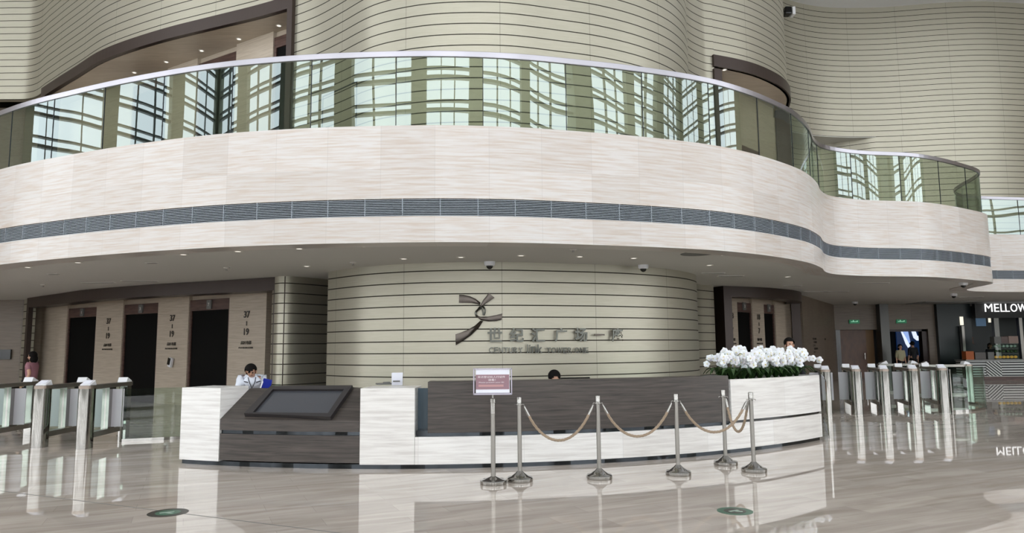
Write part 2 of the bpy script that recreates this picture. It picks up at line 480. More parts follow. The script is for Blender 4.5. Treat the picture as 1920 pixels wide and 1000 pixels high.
def text_mesh(body, size, extrude, bold=0.0, shear=0):
    cu = bpy.data.curves.new('lettering', 'FONT'); cu.body = body; cu.size = size; cu.extrude = extrude; cu.offset = bold
    cu.align_x = 'CENTER'; cu.resolution_u = 3
    o = bpy.data.objects.new('lettering', cu); COL.objects.link(o)
    bpy.context.view_layer.update()
    me = bpy.data.meshes.new_from_object(o.evaluated_get(bpy.context.evaluated_depsgraph_get()))
    bpy.data.objects.remove(o); bpy.data.curves.remove(cu)
    return me


def put_text(name, body, size, extrude, m, p, tan, parent=None, bold=0.0, height=None, width=None, flat=False):
    """lettering standing at p (centre), reading along tan"""
    me = text_mesh(body, size, extrude, bold)
    xs = [v.co.x for v in me.vertices]; ys = [v.co.y for v in me.vertices]
    if not xs: return None
    cx, cy = (min(xs) + max(xs)) / 2, (min(ys) + max(ys)) / 2
    fy = height / (max(ys) - min(ys)) if height else 1
    fx = width / (max(xs) - min(xs)) if width else fy
    for v in me.vertices: v.co.x = (v.co.x - cx) * fx; v.co.y = (v.co.y - cy) * fy
    me.name = name; me.materials.clear(); me.materials.append(m)
    o = bpy.data.objects.new(name, me); COL.objects.link(o)
    o.rotation_euler = (0, 0, math.atan2(tan.y, tan.x)) if flat else (PI / 2, 0, math.atan2(tan.y, tan.x))
    o.location = p
    if parent: o.parent = parent
    return o


def offset(pts, d):
    P = [Vector(p[:2]) for p in pts]; out = []
    for i in range(len(P)):
        t = (P[min(i + 1, len(P) - 1)] - P[max(i - 1, 0)]).normalized(); out.append(P[i] + Vector((-t.y, t.x)) * d)
    return out


# ================================================================== SETTING
ZS, ZM, ZP, ZT = 3.45, 5.5, 10.9, 17.0          # soffit, mezzanine, portal head, roof
fl = MB(); fl.prism([(-34, -9), (40, -9), (40, 40), (-34, 40)], -.15, 0); struct(fl.build('floor', MT['floor']))
fj = MB()     # expansion joint crossing the floor on the left
a, b = onz(0, 921, 0), onz(620, 998, 0)
d_ = (b - a).normalized(); a = a - d_ * 6; b = b + d_ * 5
fj.box(((a.x + b.x) / 2, (a.y + b.y) / 2, .0008), ((b - a).length, .012, .0016), math.atan2(d_.y, d_.x))
struct(fj.build('trim_1', MT['grey']))

ZH = 26.0                                        # the atrium roof steps up over the front of the hall
ce = MB(); ce.prism([(-34, 24.5), (40, 24.5), (40, 40), (-34, 40)], ZT, ZT + .3); ce.prism([(-34, -9), (40, -9), (40, 24.5), (-34, 24.5)], ZH, ZH + .3); ce.box((3, 24.6, (ZT + ZH) / 2), (74, .2, ZH - ZT)); struct(ce.build('ceiling', MT['ceil_top']))

# balcony edge in plan (read off the soffit edge, the glass foot and the handrail, which agree)
EDGE = cr([(-22, 24.5), (-17, 19.6), (-13.6, 16.9), (-10.85, 15.04), (-8.97, 14.09), (-7.37, 13.4), (-5.8, 12.85), (-4.53, 12.55), (-3.1, 12.36), (-1.4, 12.3),
           (0, 12.44), (1.15, 12.72), (2.54, 13.14), (3.9, 13.7), (5.0, 14.42), (6.08, 15.37), (6.75, 16.12), (7.4, 17.1), (7.85, 17.95), (8.35, 18.6), (9.05, 19.02), (9.87, 19.3),
           (11.2, 19.55), (12.35, 20.1), (13.5, 20.85), (14.3, 21.45), (14.72, 22.0), (14.98, 22.8), (15.15, 23.6), (15.5, 24.5), (16.4, 25.35), (18.35, 25.8), (21, 26.1), (26, 26.3), (33, 26.0)], .2)
wall_edge = MB(); wall_edge.sm = True
wall_edge.strip(EDGE, 3.42, 3.88, .5)
wall_edge.strip(EDGE, 4.19, 5.50, .5)
wb = struct(wall_edge.build('wall_balcony', MT['stone']))
vb = MB(); vb.strip(offset(EDGE, .09), 3.88, 4.19, .05); vbo = struct(vb.build('trim_2', MT['louvre_back']))
ag = thing('air_grille', 'long curved aluminium air grille set in the white stone balcony front', 'air grille', (0, 12.3, 3.88))


def local(o, base):   # shift a mesh so it sits under a thing at base
    for v in o.data.vertices: v.co -= Vector(base)
    return o


lv = MB()
for k in range(10):
    z = 3.89 + k * .0305
    lv.strip(offset(EDGE, .02), z, z + .012, .05)
local(lv.build('louvre', MT['louvre'], ag), (0, 12.3, 3.88))
ep = resample([p for p in EDGE if -19 < p.x < 30], .66)
for i in range(1, len(ep) - 1):
    dv = MB(); t = ep[i + 1] - ep[i - 1]; dv.box((ep[i].x - t.normalized().y * .035, ep[i].y + t.normalized().x * .035, 4.035), (.012, .05, .31), math.atan2(t.y, t.x))
    local(dv.build('divider', MT['louvre'], ag), (0, 12.3, 3.88))

# soffit under the mezzanine and the mezzanine deck
back = [(36, 26), (36, 38), (-33, 38), (-33, 25)]
poly = [tuple(p) for p in offset(EDGE, .3)] + back
so = MB(); so.prism(poly, ZS, ZS + .18); struct(so.build('ceiling_lower', MT['ceil']))
dk = MB(); dk.prism([tuple(p) for p in offset(EDGE, .42)] + back, ZM - .2, ZM - .02); struct(dk.build('floor_mezzanine', MT['floor']))

# glass balustrade
gr = thing('glass_balustrade', 'curved green tinted glass balustrade with steel handrail along the balcony', 'balustrade', (0, 12.3, ZM))
gedge = offset(EDGE, .12)
gfine = resample(gedge, .05); L = 0; ends = []
n_pan = int(arclen(gfine) / 1.55); pan = resample(gfine, .05); per = len(pan) / n_pan
# shift so that a joint falls where the photo shows one
k0 = 0
tgt = Vector(onz(1068, 242, ZM)[:2]); ki = min(range(len(pan)), key=lambda i: (pan[i] - tgt).length)
step = 31; start = ki % step
bounds = [0] + list(range(start, len(pan), step))
for a, b in zip(bounds, bounds[1:]):
    if b - a < 6: continue
    seg = pan[a:b + 1]; n = len(seg)
    pts = [seg[round(i * (n - 1) / 8)] for i in range(9)]
    d0 = (pts[1] - pts[0]).normalized() * .006; d1 = (pts[-1] - pts[-2]).normalized() * .006; pts[0] = pts[0] + d0; pts[-1] = pts[-1] - d1
    g = MB(); g.sm = True; g.strip(pts, ZM - .05, ZM + 1.37, .016)
    local(g.build('glass_panel', MT['glass'], gr), (0, 12.3, ZM))
    if -12 < seg[-1].x < 22:
        g = MB(); q = seg[-1]; dd_ = seg[-1] - seg[-2]; g.box((q.x, q.y, ZM + .65), (.011, .018, 1.32), math.atan2(dd_.y, dd_.x)); local(g.build('joint_gasket', MT['louvre_back'], gr), (0, 12.3, ZM))
hr = MB(); hr.sm = False; hr.strip(offset(EDGE, .095), ZM + 1.30, ZM + 1.41, .06)
local(hr.build('handrail', MT['rail'], gr, bevel=.008), (0, 12.3, ZM))
sh = MB(); sh.strip(offset(EDGE, .112), ZM - .005, ZM + .02, .032); local(sh.build('base_channel', MT['steel_soft'], gr), (0, 12.3, ZM))

# ---- cladding walls
LW = cr([(-34, 26.4), (-28, 26.1), (-22, 25.85), (-18.9, 25.8), (-17.7, 25.7), (-16.55, 24.8), (-15.4, 23.85), (-14.2, 22.88), (-12.88, 21.8), (-11.6, 21.0), (-9.95, 20.15), (-8.4, 19.48), (-6.97, 18.87), (-5.95, 18.38)], .2)
CW_up = cr([(-5.95, 18.38), (-5.0, 17.75), (-4.2, 17.05), (-3.25, 16.17), (-2.34, 15.72), (-1.39, 15.52), (-.12, 15.55), (1.07, 15.88), (2.19, 16.28), (3.28, 16.92), (4.22, 17.8), (4.85, 18.9), (5.1, 20.3), (5.5, 21.5), (6.2, 22.25), (6.6, 22.42)], .15)
CW_low = cr([(-4.42, 17.22), (-3.9, 16.7), (-3.25, 16.17), (-2.34, 15.72), (-1.39, 15.52), (-.12, 15.55), (1.07, 15.88), (2.19, 16.28), (3.28, 16.92), (4.22, 17.8), (4.85, 18.9), (5.1, 20.3), (5.5, 21.5), (6.25, 22.3)], .15)
RW = cr([(6.25, 22.3), (7.3, 22.75), (8.1, 23.2), (8.9, 23.85), (9.6, 24.6), (10.15, 25.5), (10.5, 26.6)], .15)
PR = cr([(10.5, 26.6), (10.45, 27.6), (10.7, 28.7), (11.5, 29.9), (12.4, 30.7), (13.4, 31.2), (14.4, 31.5), (15.5, 31.62), (16.8, 31.6), (18.0, 31.45), (19.6, 31.2), (21.5, 31.1), (24, 31.4), (27, 31.8), (30, 31.6), (37, 31)], .2)
joint_u = lambda pts, px, py: None


def clad(name, pts, z0, z1, anchor=None, m=None, th=.25):
    u0 = 0
    if anchor:   # put a vertical seam where the photo has one
        p, _ = oncurve(anchor[0], anchor[1], pts); k = min(range(len(pts)), key=lambda i: (pts[i] - Vector(p[:2])).length)
        u0 = -arclen(pts[:k + 1])
        u0 -= math.floor(u0 / 2.18) * 2.18
    w = MB(); w.sm = True; w.strip(pts, z0, z1, th, u0=u0)
    return struct(w.build(name, m or MT['panel']))


clad('wall_upper_left', LW, ZP, ZT, anchor=(403, 15))
clad('wall_upper_center', CW_up, ZS + .2, ZH, anchor=(762, 60))
clad('wall_lower_center', CW_low, 0, ZS, anchor=(757, 600))
clad('wall_upper_right', RW, ZP, ZT, anchor=(1396, 40))
clad('wall_upper_far_right', PR, ZP, ZT, anchor=(1590, 60))
iL = min(range(len(PR)), key=lambda i: abs(PR[i].x - 16.6))
low = cr([(10.9, 29.6), (12, 31.5), (13.3, 32.6), (14.4, 32.7), (15.4, 32.2), (16.2, 31.72)], .2) + [p for p in PR if p.x > 16.4]
clad('wall_mezzanine_far_right', low, ZM, ZP, anchor=(1590, 265))
ov = MB(); ov.prism([tuple(p) for p in PR if 10.2 < p.x < 16.6] + [(16.6, 33.5), (10.4, 33.5)], ZP - .03, ZP); struct(ov.build('ceiling_overhang', MT['ceil']))

jp, _ = oncurve(602, 182, offset(CW_up, -.02)); jb = MB()      # concealed door upstairs, a dark shadow gap round it
jpts = [p for p in offset(CW_up, -.012) if jp.x - .02 <= p.x <= jp.x + 1.15]
jb.strip(jpts, jp.z - .012, jp.z + .016, .01); jb.strip(resample(jpts[:2], .03)[:2], ZM, jp.z, .01); jb.strip(resample(jpts[-2:], .03)[-2:], ZM, jp.z, .01)
struct(jb.build('door_30', MT['louvre_back']))
# column and recess beside the reception wall
colm = cr([(-6.25, 18.7), (-6.1, 18.35), (-5.8, 18.12), (-5.5, 18.3), (-5.2, 18.7), (-4.6, 19.6), (-3.9, 20.8), (-3.4, 22.2)], .08)
clad('wall_recess', colm, 0, ZS)
rb = MB(); rb.box((-3, 23.0, 1.75), (5, .2, 3.5)); struct(rb.build('wall_recess_back', MT['stone_brown']))

# side and front of the atrium behind the viewer: piers, transoms, mullions
fr = MB(); fm = MB()


def facade(A, B):
    A = Vector(A); B = Vector(B); L = (B - A).length; t = (B - A) / L; an = math.atan2(t.y, t.x); n = max(1, round(L / 7.4)); w = L / n
    for i in range(n + 1):
        p = A + t * w * i; fr.box((p.x, p.y, ZH / 2), (1.7, .8, ZH), an)
        if i < n:
            for q in (1, 2):
                r = A + t * (w * i + .85 + (w - 1.7) * q / 3); fm.box((r.x, r.y, ZH / 2), (.13, .25, ZH), an)
    c = (A + B) / 2
    for k in range(17):
        z = 1.0 + k * 1.5
        fm.box((c.x, c.y, z), (L, .3, .15), an); fm.box((c.x, c.y, z + .42), (L, .3, .08), an)
    fr.box((c.x, c.y, .2), (L, .5, .4), an); fr.box((c.x, c.y, ZH - .4), (L, .5, .8), an)


facade((-33, -8.5), (39, -8.5)); facade((-33, 15), (-33, -8.5)); facade((39, -8.5), (39, 14))
struct(fr.build('wall_front', MT['facade'])); struct(fm.build('window_1', MT['mullion']))
sw = MB(); sw.box((-33.2, 27.5, ZH / 2), (.4, 25, ZH)); struct(sw.build('wall_left', MT['stone_dim']))
sw = MB(); sw.box((39.2, 27, ZH / 2), (.4, 26, ZH)); struct(sw.build('wall_right', MT['stone_dim']))
sw = MB(); sw.box((3, 38.2, ZT / 2), (72, .4, ZT)); struct(sw.build('wall_back', MT['stone_brown']))


# ================================================================== LIFT PORTALS
def lift_bank(A, B, z0, z1, door_top, spans, nbase, side, names, recess_pts, ceil=True):
    """spans: list of (kind, px0, px1, py). A-B is the plane of the doors"""
    ln = [Vector(A), Vector(B)]; t = (ln[1] - ln[0]).normalized(); an = math.atan2(t.y, t.x); nrm = Vector((t.y, -t.x))
    res = []
    for kind, x0, x1, py in spans:
        p0, _ = oncurve(x0, py, ln); p1, _ = oncurve(x1, py, ln)
        a, b = Vector(p0[:2]), Vector(p1[:2]); c = (a + b) / 2; w = (b - a).length
        if kind == 'pier':
            m = MB(); cc = c + nrm * .0; m.box((cc.x - nrm.x * .2, cc.y - nrm.y * .2, (z0 + z1) / 2), (w, .5, z1 - z0), an)
            m.build('wall_' + side + '_pier', MT['stone_dim'])['kind'] = 'structure'
            res.append((c + nrm * .05, t, w))
        else:
            nbase[0] += 1
            d = MB(); cc = c - nrm * .06; d.box((cc.x, cc.y, (z0 + door_top) / 2), (w, .06, door_top - z0), an)
            o = struct(d.build('door_%d' % nbase[0], MT['lift']))
            # bronze jambs and header
            j = MB()
            for e in (a, b):
                q = e.lerp(c, .04 / max(w / 2, .1)); j.box((q.x - nrm.x * .05, q.y - nrm.y * .05, (z0 + door_top) / 2), (.08, .12, door_top - z0), an)
            hz = min(door_top + .32, z1); j.box((c.x - nrm.x * .05, c.y - nrm.y * .05, (door_top + hz) / 2), (w, .12, hz - door_top), an)
            if z1 - hz > .05:
                j2 = MB(); j2.box((c.x - nrm.x * .1, c.y - nrm.y * .1, (hz + z1) / 2), (w, .1, z1 - hz), an); bo = struct(j2.build('door_bulkhead', MT['stone_dim'])); bo.parent = o
            fo = struct(j.build('door_frame', MT['brown_lam'])); fo.parent = o
            res.append((c + nrm * .03, t, w))
    return res


nb = [0]
LA, LB = (-19.5, 27.6), (-5.6, 18.95)
lower = lift_bank(LA, LB, 0, ZS, 2.76, [('pier', 66, 125, 655), ('door', 125, 180, 655), ('pier', 180, 230, 655), ('door', 230, 296, 655), ('pier', 296, 354, 655), ('door', 354, 430, 655), ('pier', 430, 500, 655)], nb, 'left', None, None)
upper = lift_bank(LA, LB, ZM, ZP, 10.1, [('pier', 95, 205, 240), ('pier', 205, 248, 240), ('door', 248, 314, 240), ('pier', 314, 370, 200), ('door', 370, 443, 200), ('pier', 443, 512, 180), ('door', 513, 545, 150)], nb, 'left', None, None)
RA, RB = (6.7, 23.25), (11.3, 28.0)
rlow = lift_bank(RA, RB, 0, ZS, 2.72, [('pier', 1359, 1381, 610), ('door', 1381, 1409, 610), ('pier', 1409, 1431, 610), ('door', 1431, 1452, 610), ('pier', 1452, 1506, 610)], nb, 'right', None, None)
rup = lift_bank(RA, RB, ZM, ZP, 8.3, [('pier', 1345, 1385, 200), ('door', 1386, 1420, 210), ('pier', 1420, 1460, 220)], nb, 'right', None, None)
# floor display above each lift
for k, i in enumerate((1, 3, 5)):
    c, t, w = lower[i]
    o = MB(); o.box((0, 0, 0), (.2, .05, .26)); o = o.build('lift_indicator', MT['grey'], None, (c.x, c.y, 2.92)); o.rotation_euler.z = math.atan2(t.y, t.x)
    tag(o, ['small floor display above the leftmost black lift door', 'small floor display above the middle of the three left lift doors', 'small floor display above the lift door nearest the reception desk'][k], 'display')
    put_text('numeral', '137'[k], .14, .004, MT['lamp_dim'], (0, -.03, 0), Vector((1, 0, 0)), o)
for k, i in enumerate((1, 3)):
    c, t, w = rlow[i]
    o = MB(); o.box((0, 0, 0), (.2, .05, .26)); o = o.build('lift_indicator', MT['grey'], None, (c.x, c.y, 2.92)); o.rotation_euler.z = math.atan2(t.y, t.x)
    tag(o, ['floor display above the left of the two lifts behind the orchids', 'floor display above the right of the two lifts behind the orchids'][k], 'display')
    put_text('numeral', '24'[k], .14, .004, MT['lamp_dim'], (0, -.03, 0), Vector((1, 0, 0)), o)

# bronze portal frames
PL = resample([p for p in LW if -16.72 <= p.x <= -5.94] + [Vector((-5.68, 18.22))], .2)
PLf = offset(PL, -.12)
k = MB(); k.strip(PLf, ZS - .34, ZS - .005, .5); k.strip(resample(PLf[:3], .3)[:2], 0, ZS - .34, .14); k.strip(PLf[-3:], 0, ZS - .34, .5); struct(k.build('trim_3', MT['bronze']))
k = MB(); k.strip(PLf, ZP - .3, ZP + .05, .14); k.strip(PLf[:3], ZM, ZP - .3, .5); k.strip(resample(PLf[-3:], .2)[-2:], ZM, ZP - .3, .5); struct(k.build('trim_4', MT['bronze']))
PRf = offset([p for p in RW if p.x >= 6.4], -.1)
k = MB(); k.strip(PRf, ZS - .34, ZS - .005, .5); k.strip(PRf[:3], 0, ZS - .34, .5); k.strip(PRf[-2:], 0, ZS - .34, .3); struct(k.build('trim_5', MT['bronze']))
k = MB(); k.strip(PRf, ZP - .34, ZP + .05, .14); k.strip(PRf[:3], ZM, ZP - .42, .5); k.strip(PRf[-2:], ZM, ZP - .42, .5); struct(k.build('trim_6', MT['bronze']))
# portal ceilings upstairs and down
pc = MB(); pc.prism([tuple(p) for p in PL] + [(-5.6, 19.6), (-19.5, 28.2), (-17.2, 26.6)], ZP - .30, ZP - .2); struct(pc.build('ceiling_portal_left', MT['stone_dim']))
pc = MB(); pc.prism([tuple(p) for p in offset(PRf, .06)] + [(11.2, 28.4), (6.4, 23.6)], ZP - .34, ZP - .2); struct(pc.build('ceiling_portal_right', MT['stone_dim']))
# left return wall beyond the portal, both floors
lb = MB(); lb.strip([Vector((-33, 26.6)), Vector((-17.4, 25.62))], 0, ZS, .3); struct(lb.build('wall_lower_left', MT['stone_brown']))
lb = MB(); lb.strip([Vector((-33, 27.4)), Vector((-17.2, 26.6))], ZM, ZP, .3); struct(lb.build('wall_mezzanine_left', MT['stone_brown']))
clad('wall_portal_edge', resample([(-17.35, 25.55), (-16.98, 25.22)], .2), 0, ZS)
# right of the right-hand lifts
rs = MB(); rs.strip([Vector((10.75, 26.75)), Vector((15.1, 33.8))], 0, ZS, .3); struct(rs.build('wall_lower_right', MT['stone_brown']))

# pillar lettering
signs = [(lower[2], '37', '19', '高区电梯', '19-37 HIGHER FLOORS', 'leftmost pillar between two black lift doors'),
         (lower[4], '37', '19', '高区电梯', '19-37 HIGHER FLOORS', 'middle stone pillar, above the wall card reader'),
         (lower[6], '37', '19', '高区电梯', '19-37 HIGHER FLOORS', 'stone pillar right behind the woman in white'),
         (rlow[0], '18', '7', '低区电梯', 'LOWER FLOORS', 'left of the two narrow pillars behind the orchids'),
         (rlow[2], '18', '7', '低区电梯', 'LOWER FLOORS', 'right of the two narrow pillars behind the orchids')]
for (c, t, w), a1, a2, cn, en, wh in signs:
    q = thing('floor_sign', 'dark lettering %s to %s on the %s' % (a1, a2, wh), 'sign', (c.x, c.y, 0), math.atan2(t.y, t.x))
    X = Vector((1, 0, 0)); sc = min(1, w / 1.15)
    put_text('numeral', a1, .3, .006, MT['dark_text'], (0, -.012, 2.58), X, q, height=.19, bold=.006)
    m = MB(); m.box((0, -.012, 2.33), (.028, .012, .12)); m.build('dash', MT['dark_text'], q)
    put_text('numeral', a2, .3, .006, MT['dark_text'], (0, -.012, 2.10), X, q, height=.19, bold=.006)
    put_text('caption', cn, .13, .005, MT['dark_text'], (0, -.012, 1.80), X, q, height=.1, width=.44 * sc)
    put_text('caption', en, .07, .005, MT['dark_text'], (0, -.012, 1.66), X, q, height=.045, width=.6 * sc)
for (c, t, w), wh in ((upper[5], 'right-hand'), (upper[3], 'left-hand')):
    q = thing('floor_sign', 'small dark 38 on the %s stone pillar upstairs behind the glass' % wh, 'sign', (c.x, c.y, ZM), math.atan2(t.y, t.x))
    put_text('numeral', '38', .3, .006, MT['dark_text'], (0, -.012, 1.75), Vector((1, 0, 0)), q, height=.2, bold=.006)
# card reader on pillar two
c, t, w = lower[4]
q = thing('card_reader', 'small black and white card reader on the middle lift pillar', 'card reader', (c.x + .02, c.y - .05, 1.25), math.atan2(t.y, t.x))
m = MB(); m.box((.05, -.04, 0), (.14, .08, .28), mtx=Euler((0, .25, 0)).to_matrix()); m.build('housing', MT['white'], q, bevel=.01)
m = MB(); m.box((.04, -.09, .03), (.1, .03, .2), mtx=Euler((0, .25, 0)).to_matrix()); m.build('screen', MT['black'], q)

# upstairs: plate on wall, downlights
def fixture(name, p, lab, kind, grp=None, ang=0, L=.6):
    if kind == 'down':
        q = thing(name, lab, 'light', p, 0, grp)
        m = MB(); m.lathe([(.085, 0), (.085, -.012), (.06, -.012), (.055, -.004)], n=16); m.build('rim', MT['lamp_dim'], q)
        m = MB(); m.lathe([(.052, -.008), (.052, -.010)], n=16); m.build('lens', MT['lamp'], q)
    elif kind == 'sensor':
        q = thing(name, lab, 'sensor', p, 0, grp)
        m = MB(); m.lathe([(.07, 0), (.07, -.015), (.045, -.03)], n=16); m.build('plate', MT['lamp_dim'], q)
        m = MB(); m.lathe([(.02, -.03), (.02, -.06), (.032, -.065)], n=12); m.build('head', MT['steel_soft'], q)
    elif kind == 'dome':
        q = thing(name, lab, 'security camera', p, 0, grp)
        m = MB(); m.lathe([(.12, 0), (.12, -.06), (.1, -.09)], n=20); m.build('housing', MT['white'], q)
        m = MB(); m.ball((0, 0, -.09), (.075, .075, .075)); m.build('dome', MT['black'], q)
    elif kind == 'slot':
        q = thing(name, lab, 'air vent', p, ang, grp)
        m = MB(); m.box((0, 0, -.006), (L, .11, .012)); m.build('frame', MT['ceil'], q)
        m = MB(); m.box((0, .0, -.013), (L - .05, .06, .004)); m.build('slot', MT['slot'], q)
    return q


downs = [(52, 501), (146, 492), (344, 477), (446, 471), (9, 572), (561, 466), (681, 462), (807, 459), (935, 459), (757, 485), (864, 482), (575, 499), (1057, 461), (1178, 466), (977, 479), (1087, 481), (1188, 484),
         (1277, 471), (1357, 478), (1330, 497), (1476, 519), (1731, 573), (240, 560)]
for x, y in downs:
    p = onz(x, y, ZS)
    fixture('downlight', p, 'small round recessed downlight in the grey soffit under the balcony', 'down', 'downlights in the grey soffit')
for x, y, w in [(425, 502, 'above the right end of the left lift portal'), (81, 534, 'near the far left of the soffit'), (662, 492, 'above the left edge of the reception wall'), (1075, 467, 'near the balcony edge right of centre')]:
    fixture('ceiling_sensor', onz(x, y, ZS), 'small round ceiling sensor ' + w, 'sensor')
for x, y, w in [(918, 491, 'above the ribbon emblem'), (1206, 497, 'above the right part of the reception wall'), (1806, 530, 'nearest the balcony lobe at right'), (1788, 551, 'behind the first at far right'), (1603, 566, 'above the brown service door')]:
    fixture('dome_camera', onz(x, y, ZS), 'white dome security camera on the soffit ' + w, 'dome')
for x, y, L, a, w in [(184, 530, .9, 0, 'long dark one above the leftmost lift'), (262, 527, .9, .35, 'pale one beside the long dark one at left'), (285, 493, .25, 0, 'tiny one near the left balcony edge'), (100, 514, .25, 0, 'tiny one at far left'),
                      (1337, 512, .6, 0, 'front one of the pair right of the reception wall'), (1370, 517.5, .7, 0, 'rear one of the pair right of the reception wall'), (1636, 531, 1.0, 0, 'long dark one under the right balcony lobe'),
                      (1530, 547, .9, 0, 'left of two before the brown stone wall'), (1567, 547, .9, 0, 'right of two before the brown stone wall'), (1485, 536, .6, 0, 'one right of the orchid side portal'), (1815, 557, 1.2, 0, 'one nearest the coffee bar')]:
    fixture('air_slot', onz(x, y, ZS), 'linear air slot in the soffit, ' + w, 'slot', None, a, L)
q = onz(1307, 476, ZS); m = MB(); m.lathe([(.33, 0), (.33, -.008)], n=28); tag(m.build('access_cover', MT['grey'], None, q), 'round grey access cover in the soffit right of centre', 'cover')
for x, y in [(252, 136), (312, 116), (378, 95), (448, 73), (523, 48)]:
    fixture('downlight', onz(x, y, ZP - .3), 'small round downlight in the beige ceiling of the upstairs left portal', 'down', 'downlights in the upstairs portal')
fixture('downlight', onz(1358, 131, ZP - .4), 'small round downlight in the upstairs right portal ceiling', 'down')
# bullet camera on the upper right wall
p, t = oncurve(1476, 31, PR)
q = thing('bullet_camera', 'black and white security camera high on the upper right wall', 'security camera', p + Vector((-.05, -.12, 0)), 0)
m = MB(); m.box((0, -.15, 0), (.12, .3, .12)); m.build('bracket', MT['white'], q, bevel=.02)
m = MB(); m.box((-.15, -.38, -.02), (.3, .42, .34)); m.build('housing', MT['black'], q, bevel=.05)
m = MB(); m.box((.08, -.4, -.05), (.14, .4, .36)); m.build('shield', MT['white'], q, bevel=.03)

# ================================================================== RECEPTION WALL LOGO
CWv = offset(CW_low, -.06)
Lg = lambda x, y: (840 + x / 5.647, 540 + y / 5.647)


def wallpt(x, y, off=0.0):
    p, t = oncurve(x, y, offset(CW_low, -.06 - off)); return p, t


emb_p, emb_t = wallpt(905, 595)
emb = thing('ribbon_emblem', 'polished metal emblem of knotted ribbons shaped like a leaping figure on the reception wall', 'emblem', emb_p, 0)


def ribbon(pairs, name, m, bulge=.012):
    """pairs: left/right outline points; becomes a folded band with thickness"""
    mb = MB(); mb.sm = True; rows = []
    for a, b in pairs:
        A, _ = wallpt(*Lg(*a)); B, _ = wallpt(*Lg(*b)); C = (A + B) / 2 + Vector((0, -bulge, 0))
        row = []
        for q in (A, C, B): row.append(mb.vert(q - emb_p))
        for q in (B, C, A): row.append(mb.vert(q - emb_p + Vector((0, .03, 0))))
        rows.append(row)
    for r0, r1 in zip(rows, rows[1:]):
        for k in range(6):
            k2 = (k + 1) % 6; mb.face([r0[k], r0[k2], r1[k2], r1[k]])
    mb.face(rows[0][::-1]); mb.face(rows[-1])
    return mb.build(name, m, emb)


ribbon([((118, 72), (115, 158)), ((165, 74), (180, 158)), ((230, 88), (250, 160)), ((290, 115), (305, 170)), ((345, 158), (335, 180))], 'ribbon', MT['chrome_dark'])
ribbon([((432, 52), (492, 105)), ((405, 90), (440, 140)), ((375, 125), (395, 170)), ((345, 180), (365, 200)), ((325, 215), (338, 238))], 'ribbon', MT['chrome_dark'])
ribbon([((300, 290), (305, 305)), ((345, 308), (350, 345)), ((430, 303), (430, 355)), ((510, 288), (510, 352)), ((575, 272), (568, 338))], 'ribbon', MT['chrome_dark'])
ribbon([((340, 350), (372, 352)), ((285, 400), (325, 425)), ((200, 448), (240, 505)), ((130, 475), (160, 560)), ((78, 492), (82, 608))], 'ribbon', MT['chrome_dark'], .02)
lp = MB()
lp.tube([wallpt(*Lg(*a), .02)[0] - emb_p for a in [(340, 200), (318, 232), (298, 250), (292, 268), (298, 290), (308, 302)]], .022, 8)
lp.tube([wallpt(*Lg(*a), .02)[0] - emb_p for a in [(352, 190), (378, 205), (392, 235), (388, 265), (378, 292)]], .02, 8)
lp.tube([wallpt(*Lg(*a), .02)[0] - emb_p for a in [(350, 205), (362, 232), (370, 262), (372, 292)]], .014, 8)
lp.build('loop', MT['chrome'], emb)

p0, t0 = wallpt(1040, 628)
sg = thing('building_name_sign', 'raised chrome Chinese characters naming the tower on the reception wall', 'sign', p0, 0)
for ch, x, y in zip('世纪汇广场一座', (928, 969, 1009, 1051.5, 1089.5, 1124, 1157), (628.5, 628.5, 629, 628.5, 628, 628, 628)):
    p, t = wallpt(x, y, .02)
    kw = dict(height=.3) if ch != '一' else dict(height=.035, width=.25)
    put_text('character', ch, .34, .016, MT['chrome_dark'] if ch in '一' else MT['chrome'], p - p0, t, sg, bold=.008, **kw)
p1, t1 = wallpt(1010, 658)
sg2 = thing('building_name_sign', 'chrome lettering CENTURY link TOWER ONE under the Chinese characters', 'sign', p1, 0)
for wd, x0, x1, y0, y1 in [('CENTURY', 916, 981, 651.5, 662), ('link', 987, 1018, 646, 662.5), ('TOWER', 1024, 1073, 652, 662.5), ('ONE', 1077, 1104, 652, 662.5)]:
    xs = x0
    widths = {'I': .5, 'l': .4, 'i': .4, 'W': 1.3, 'O': 1.15, 'C': 1.05}
    tot = sum(widths.get(ch, 1) for ch in wd)
    for ch in wd:
        w = (x1 - x0) * widths.get(ch, 1) / tot; cxp = xs + w / 2; xs += w
        a_, t = wallpt(cxp, y0, .01); b_, _ = wallpt(cxp, y1, .01)
        hh = (a_ - b_).length; hh = hh * (.78 if ch == 'n' else .95 if ch == 'i' else 1); wpx = (wallpt(cxp + w * .43, y1)[0] - wallpt(cxp - w * .43, y1)[0]).length
        pp = b_ + Vector((0, 0, hh / 2))
        put_text('letter', ch, .2, .01, MT['chrome'], pp - p1, t, sg2, bold=.003, height=hh, width=wpx * (.5 if ch in 'li' else 1))

# ================================================================== RECEPTION DESK
DC = Vector((-1.2736, 19.2677)); DR = 9.447


def dp(deg, r=DR): a = math.radians(deg); return Vector((DC.x + r * math.sin(a), DC.y - r * math.cos(a)))


def arc(a0, a1, r=DR, step=1.0):
    n = max(2, int(abs(a1 - a0) / step)); return [dp(a0 + (a1 - a0) * i / n, r) for i in range(n + 1)]


desk = thing('reception_desk', 'long curved reception desk of white travertine and dark wood in front of the panelled wall', 'reception desk', (DC.x, DC.y - DR, 0))
DB = Vector((DC.x, DC.y - DR, 0))


def dbuild(mb, name, m, parent=desk, **k): o = mb.build(name, m, parent, **k); return local(o, DB)


def block(a0, a1, z0, z1, r0=DR, r1=DR - .75): 
    mb = MB(); mb.strip(arc(a0, a1, r0), z0, z1, r0 - r1, side=1, u0=a0 * .165); return mb


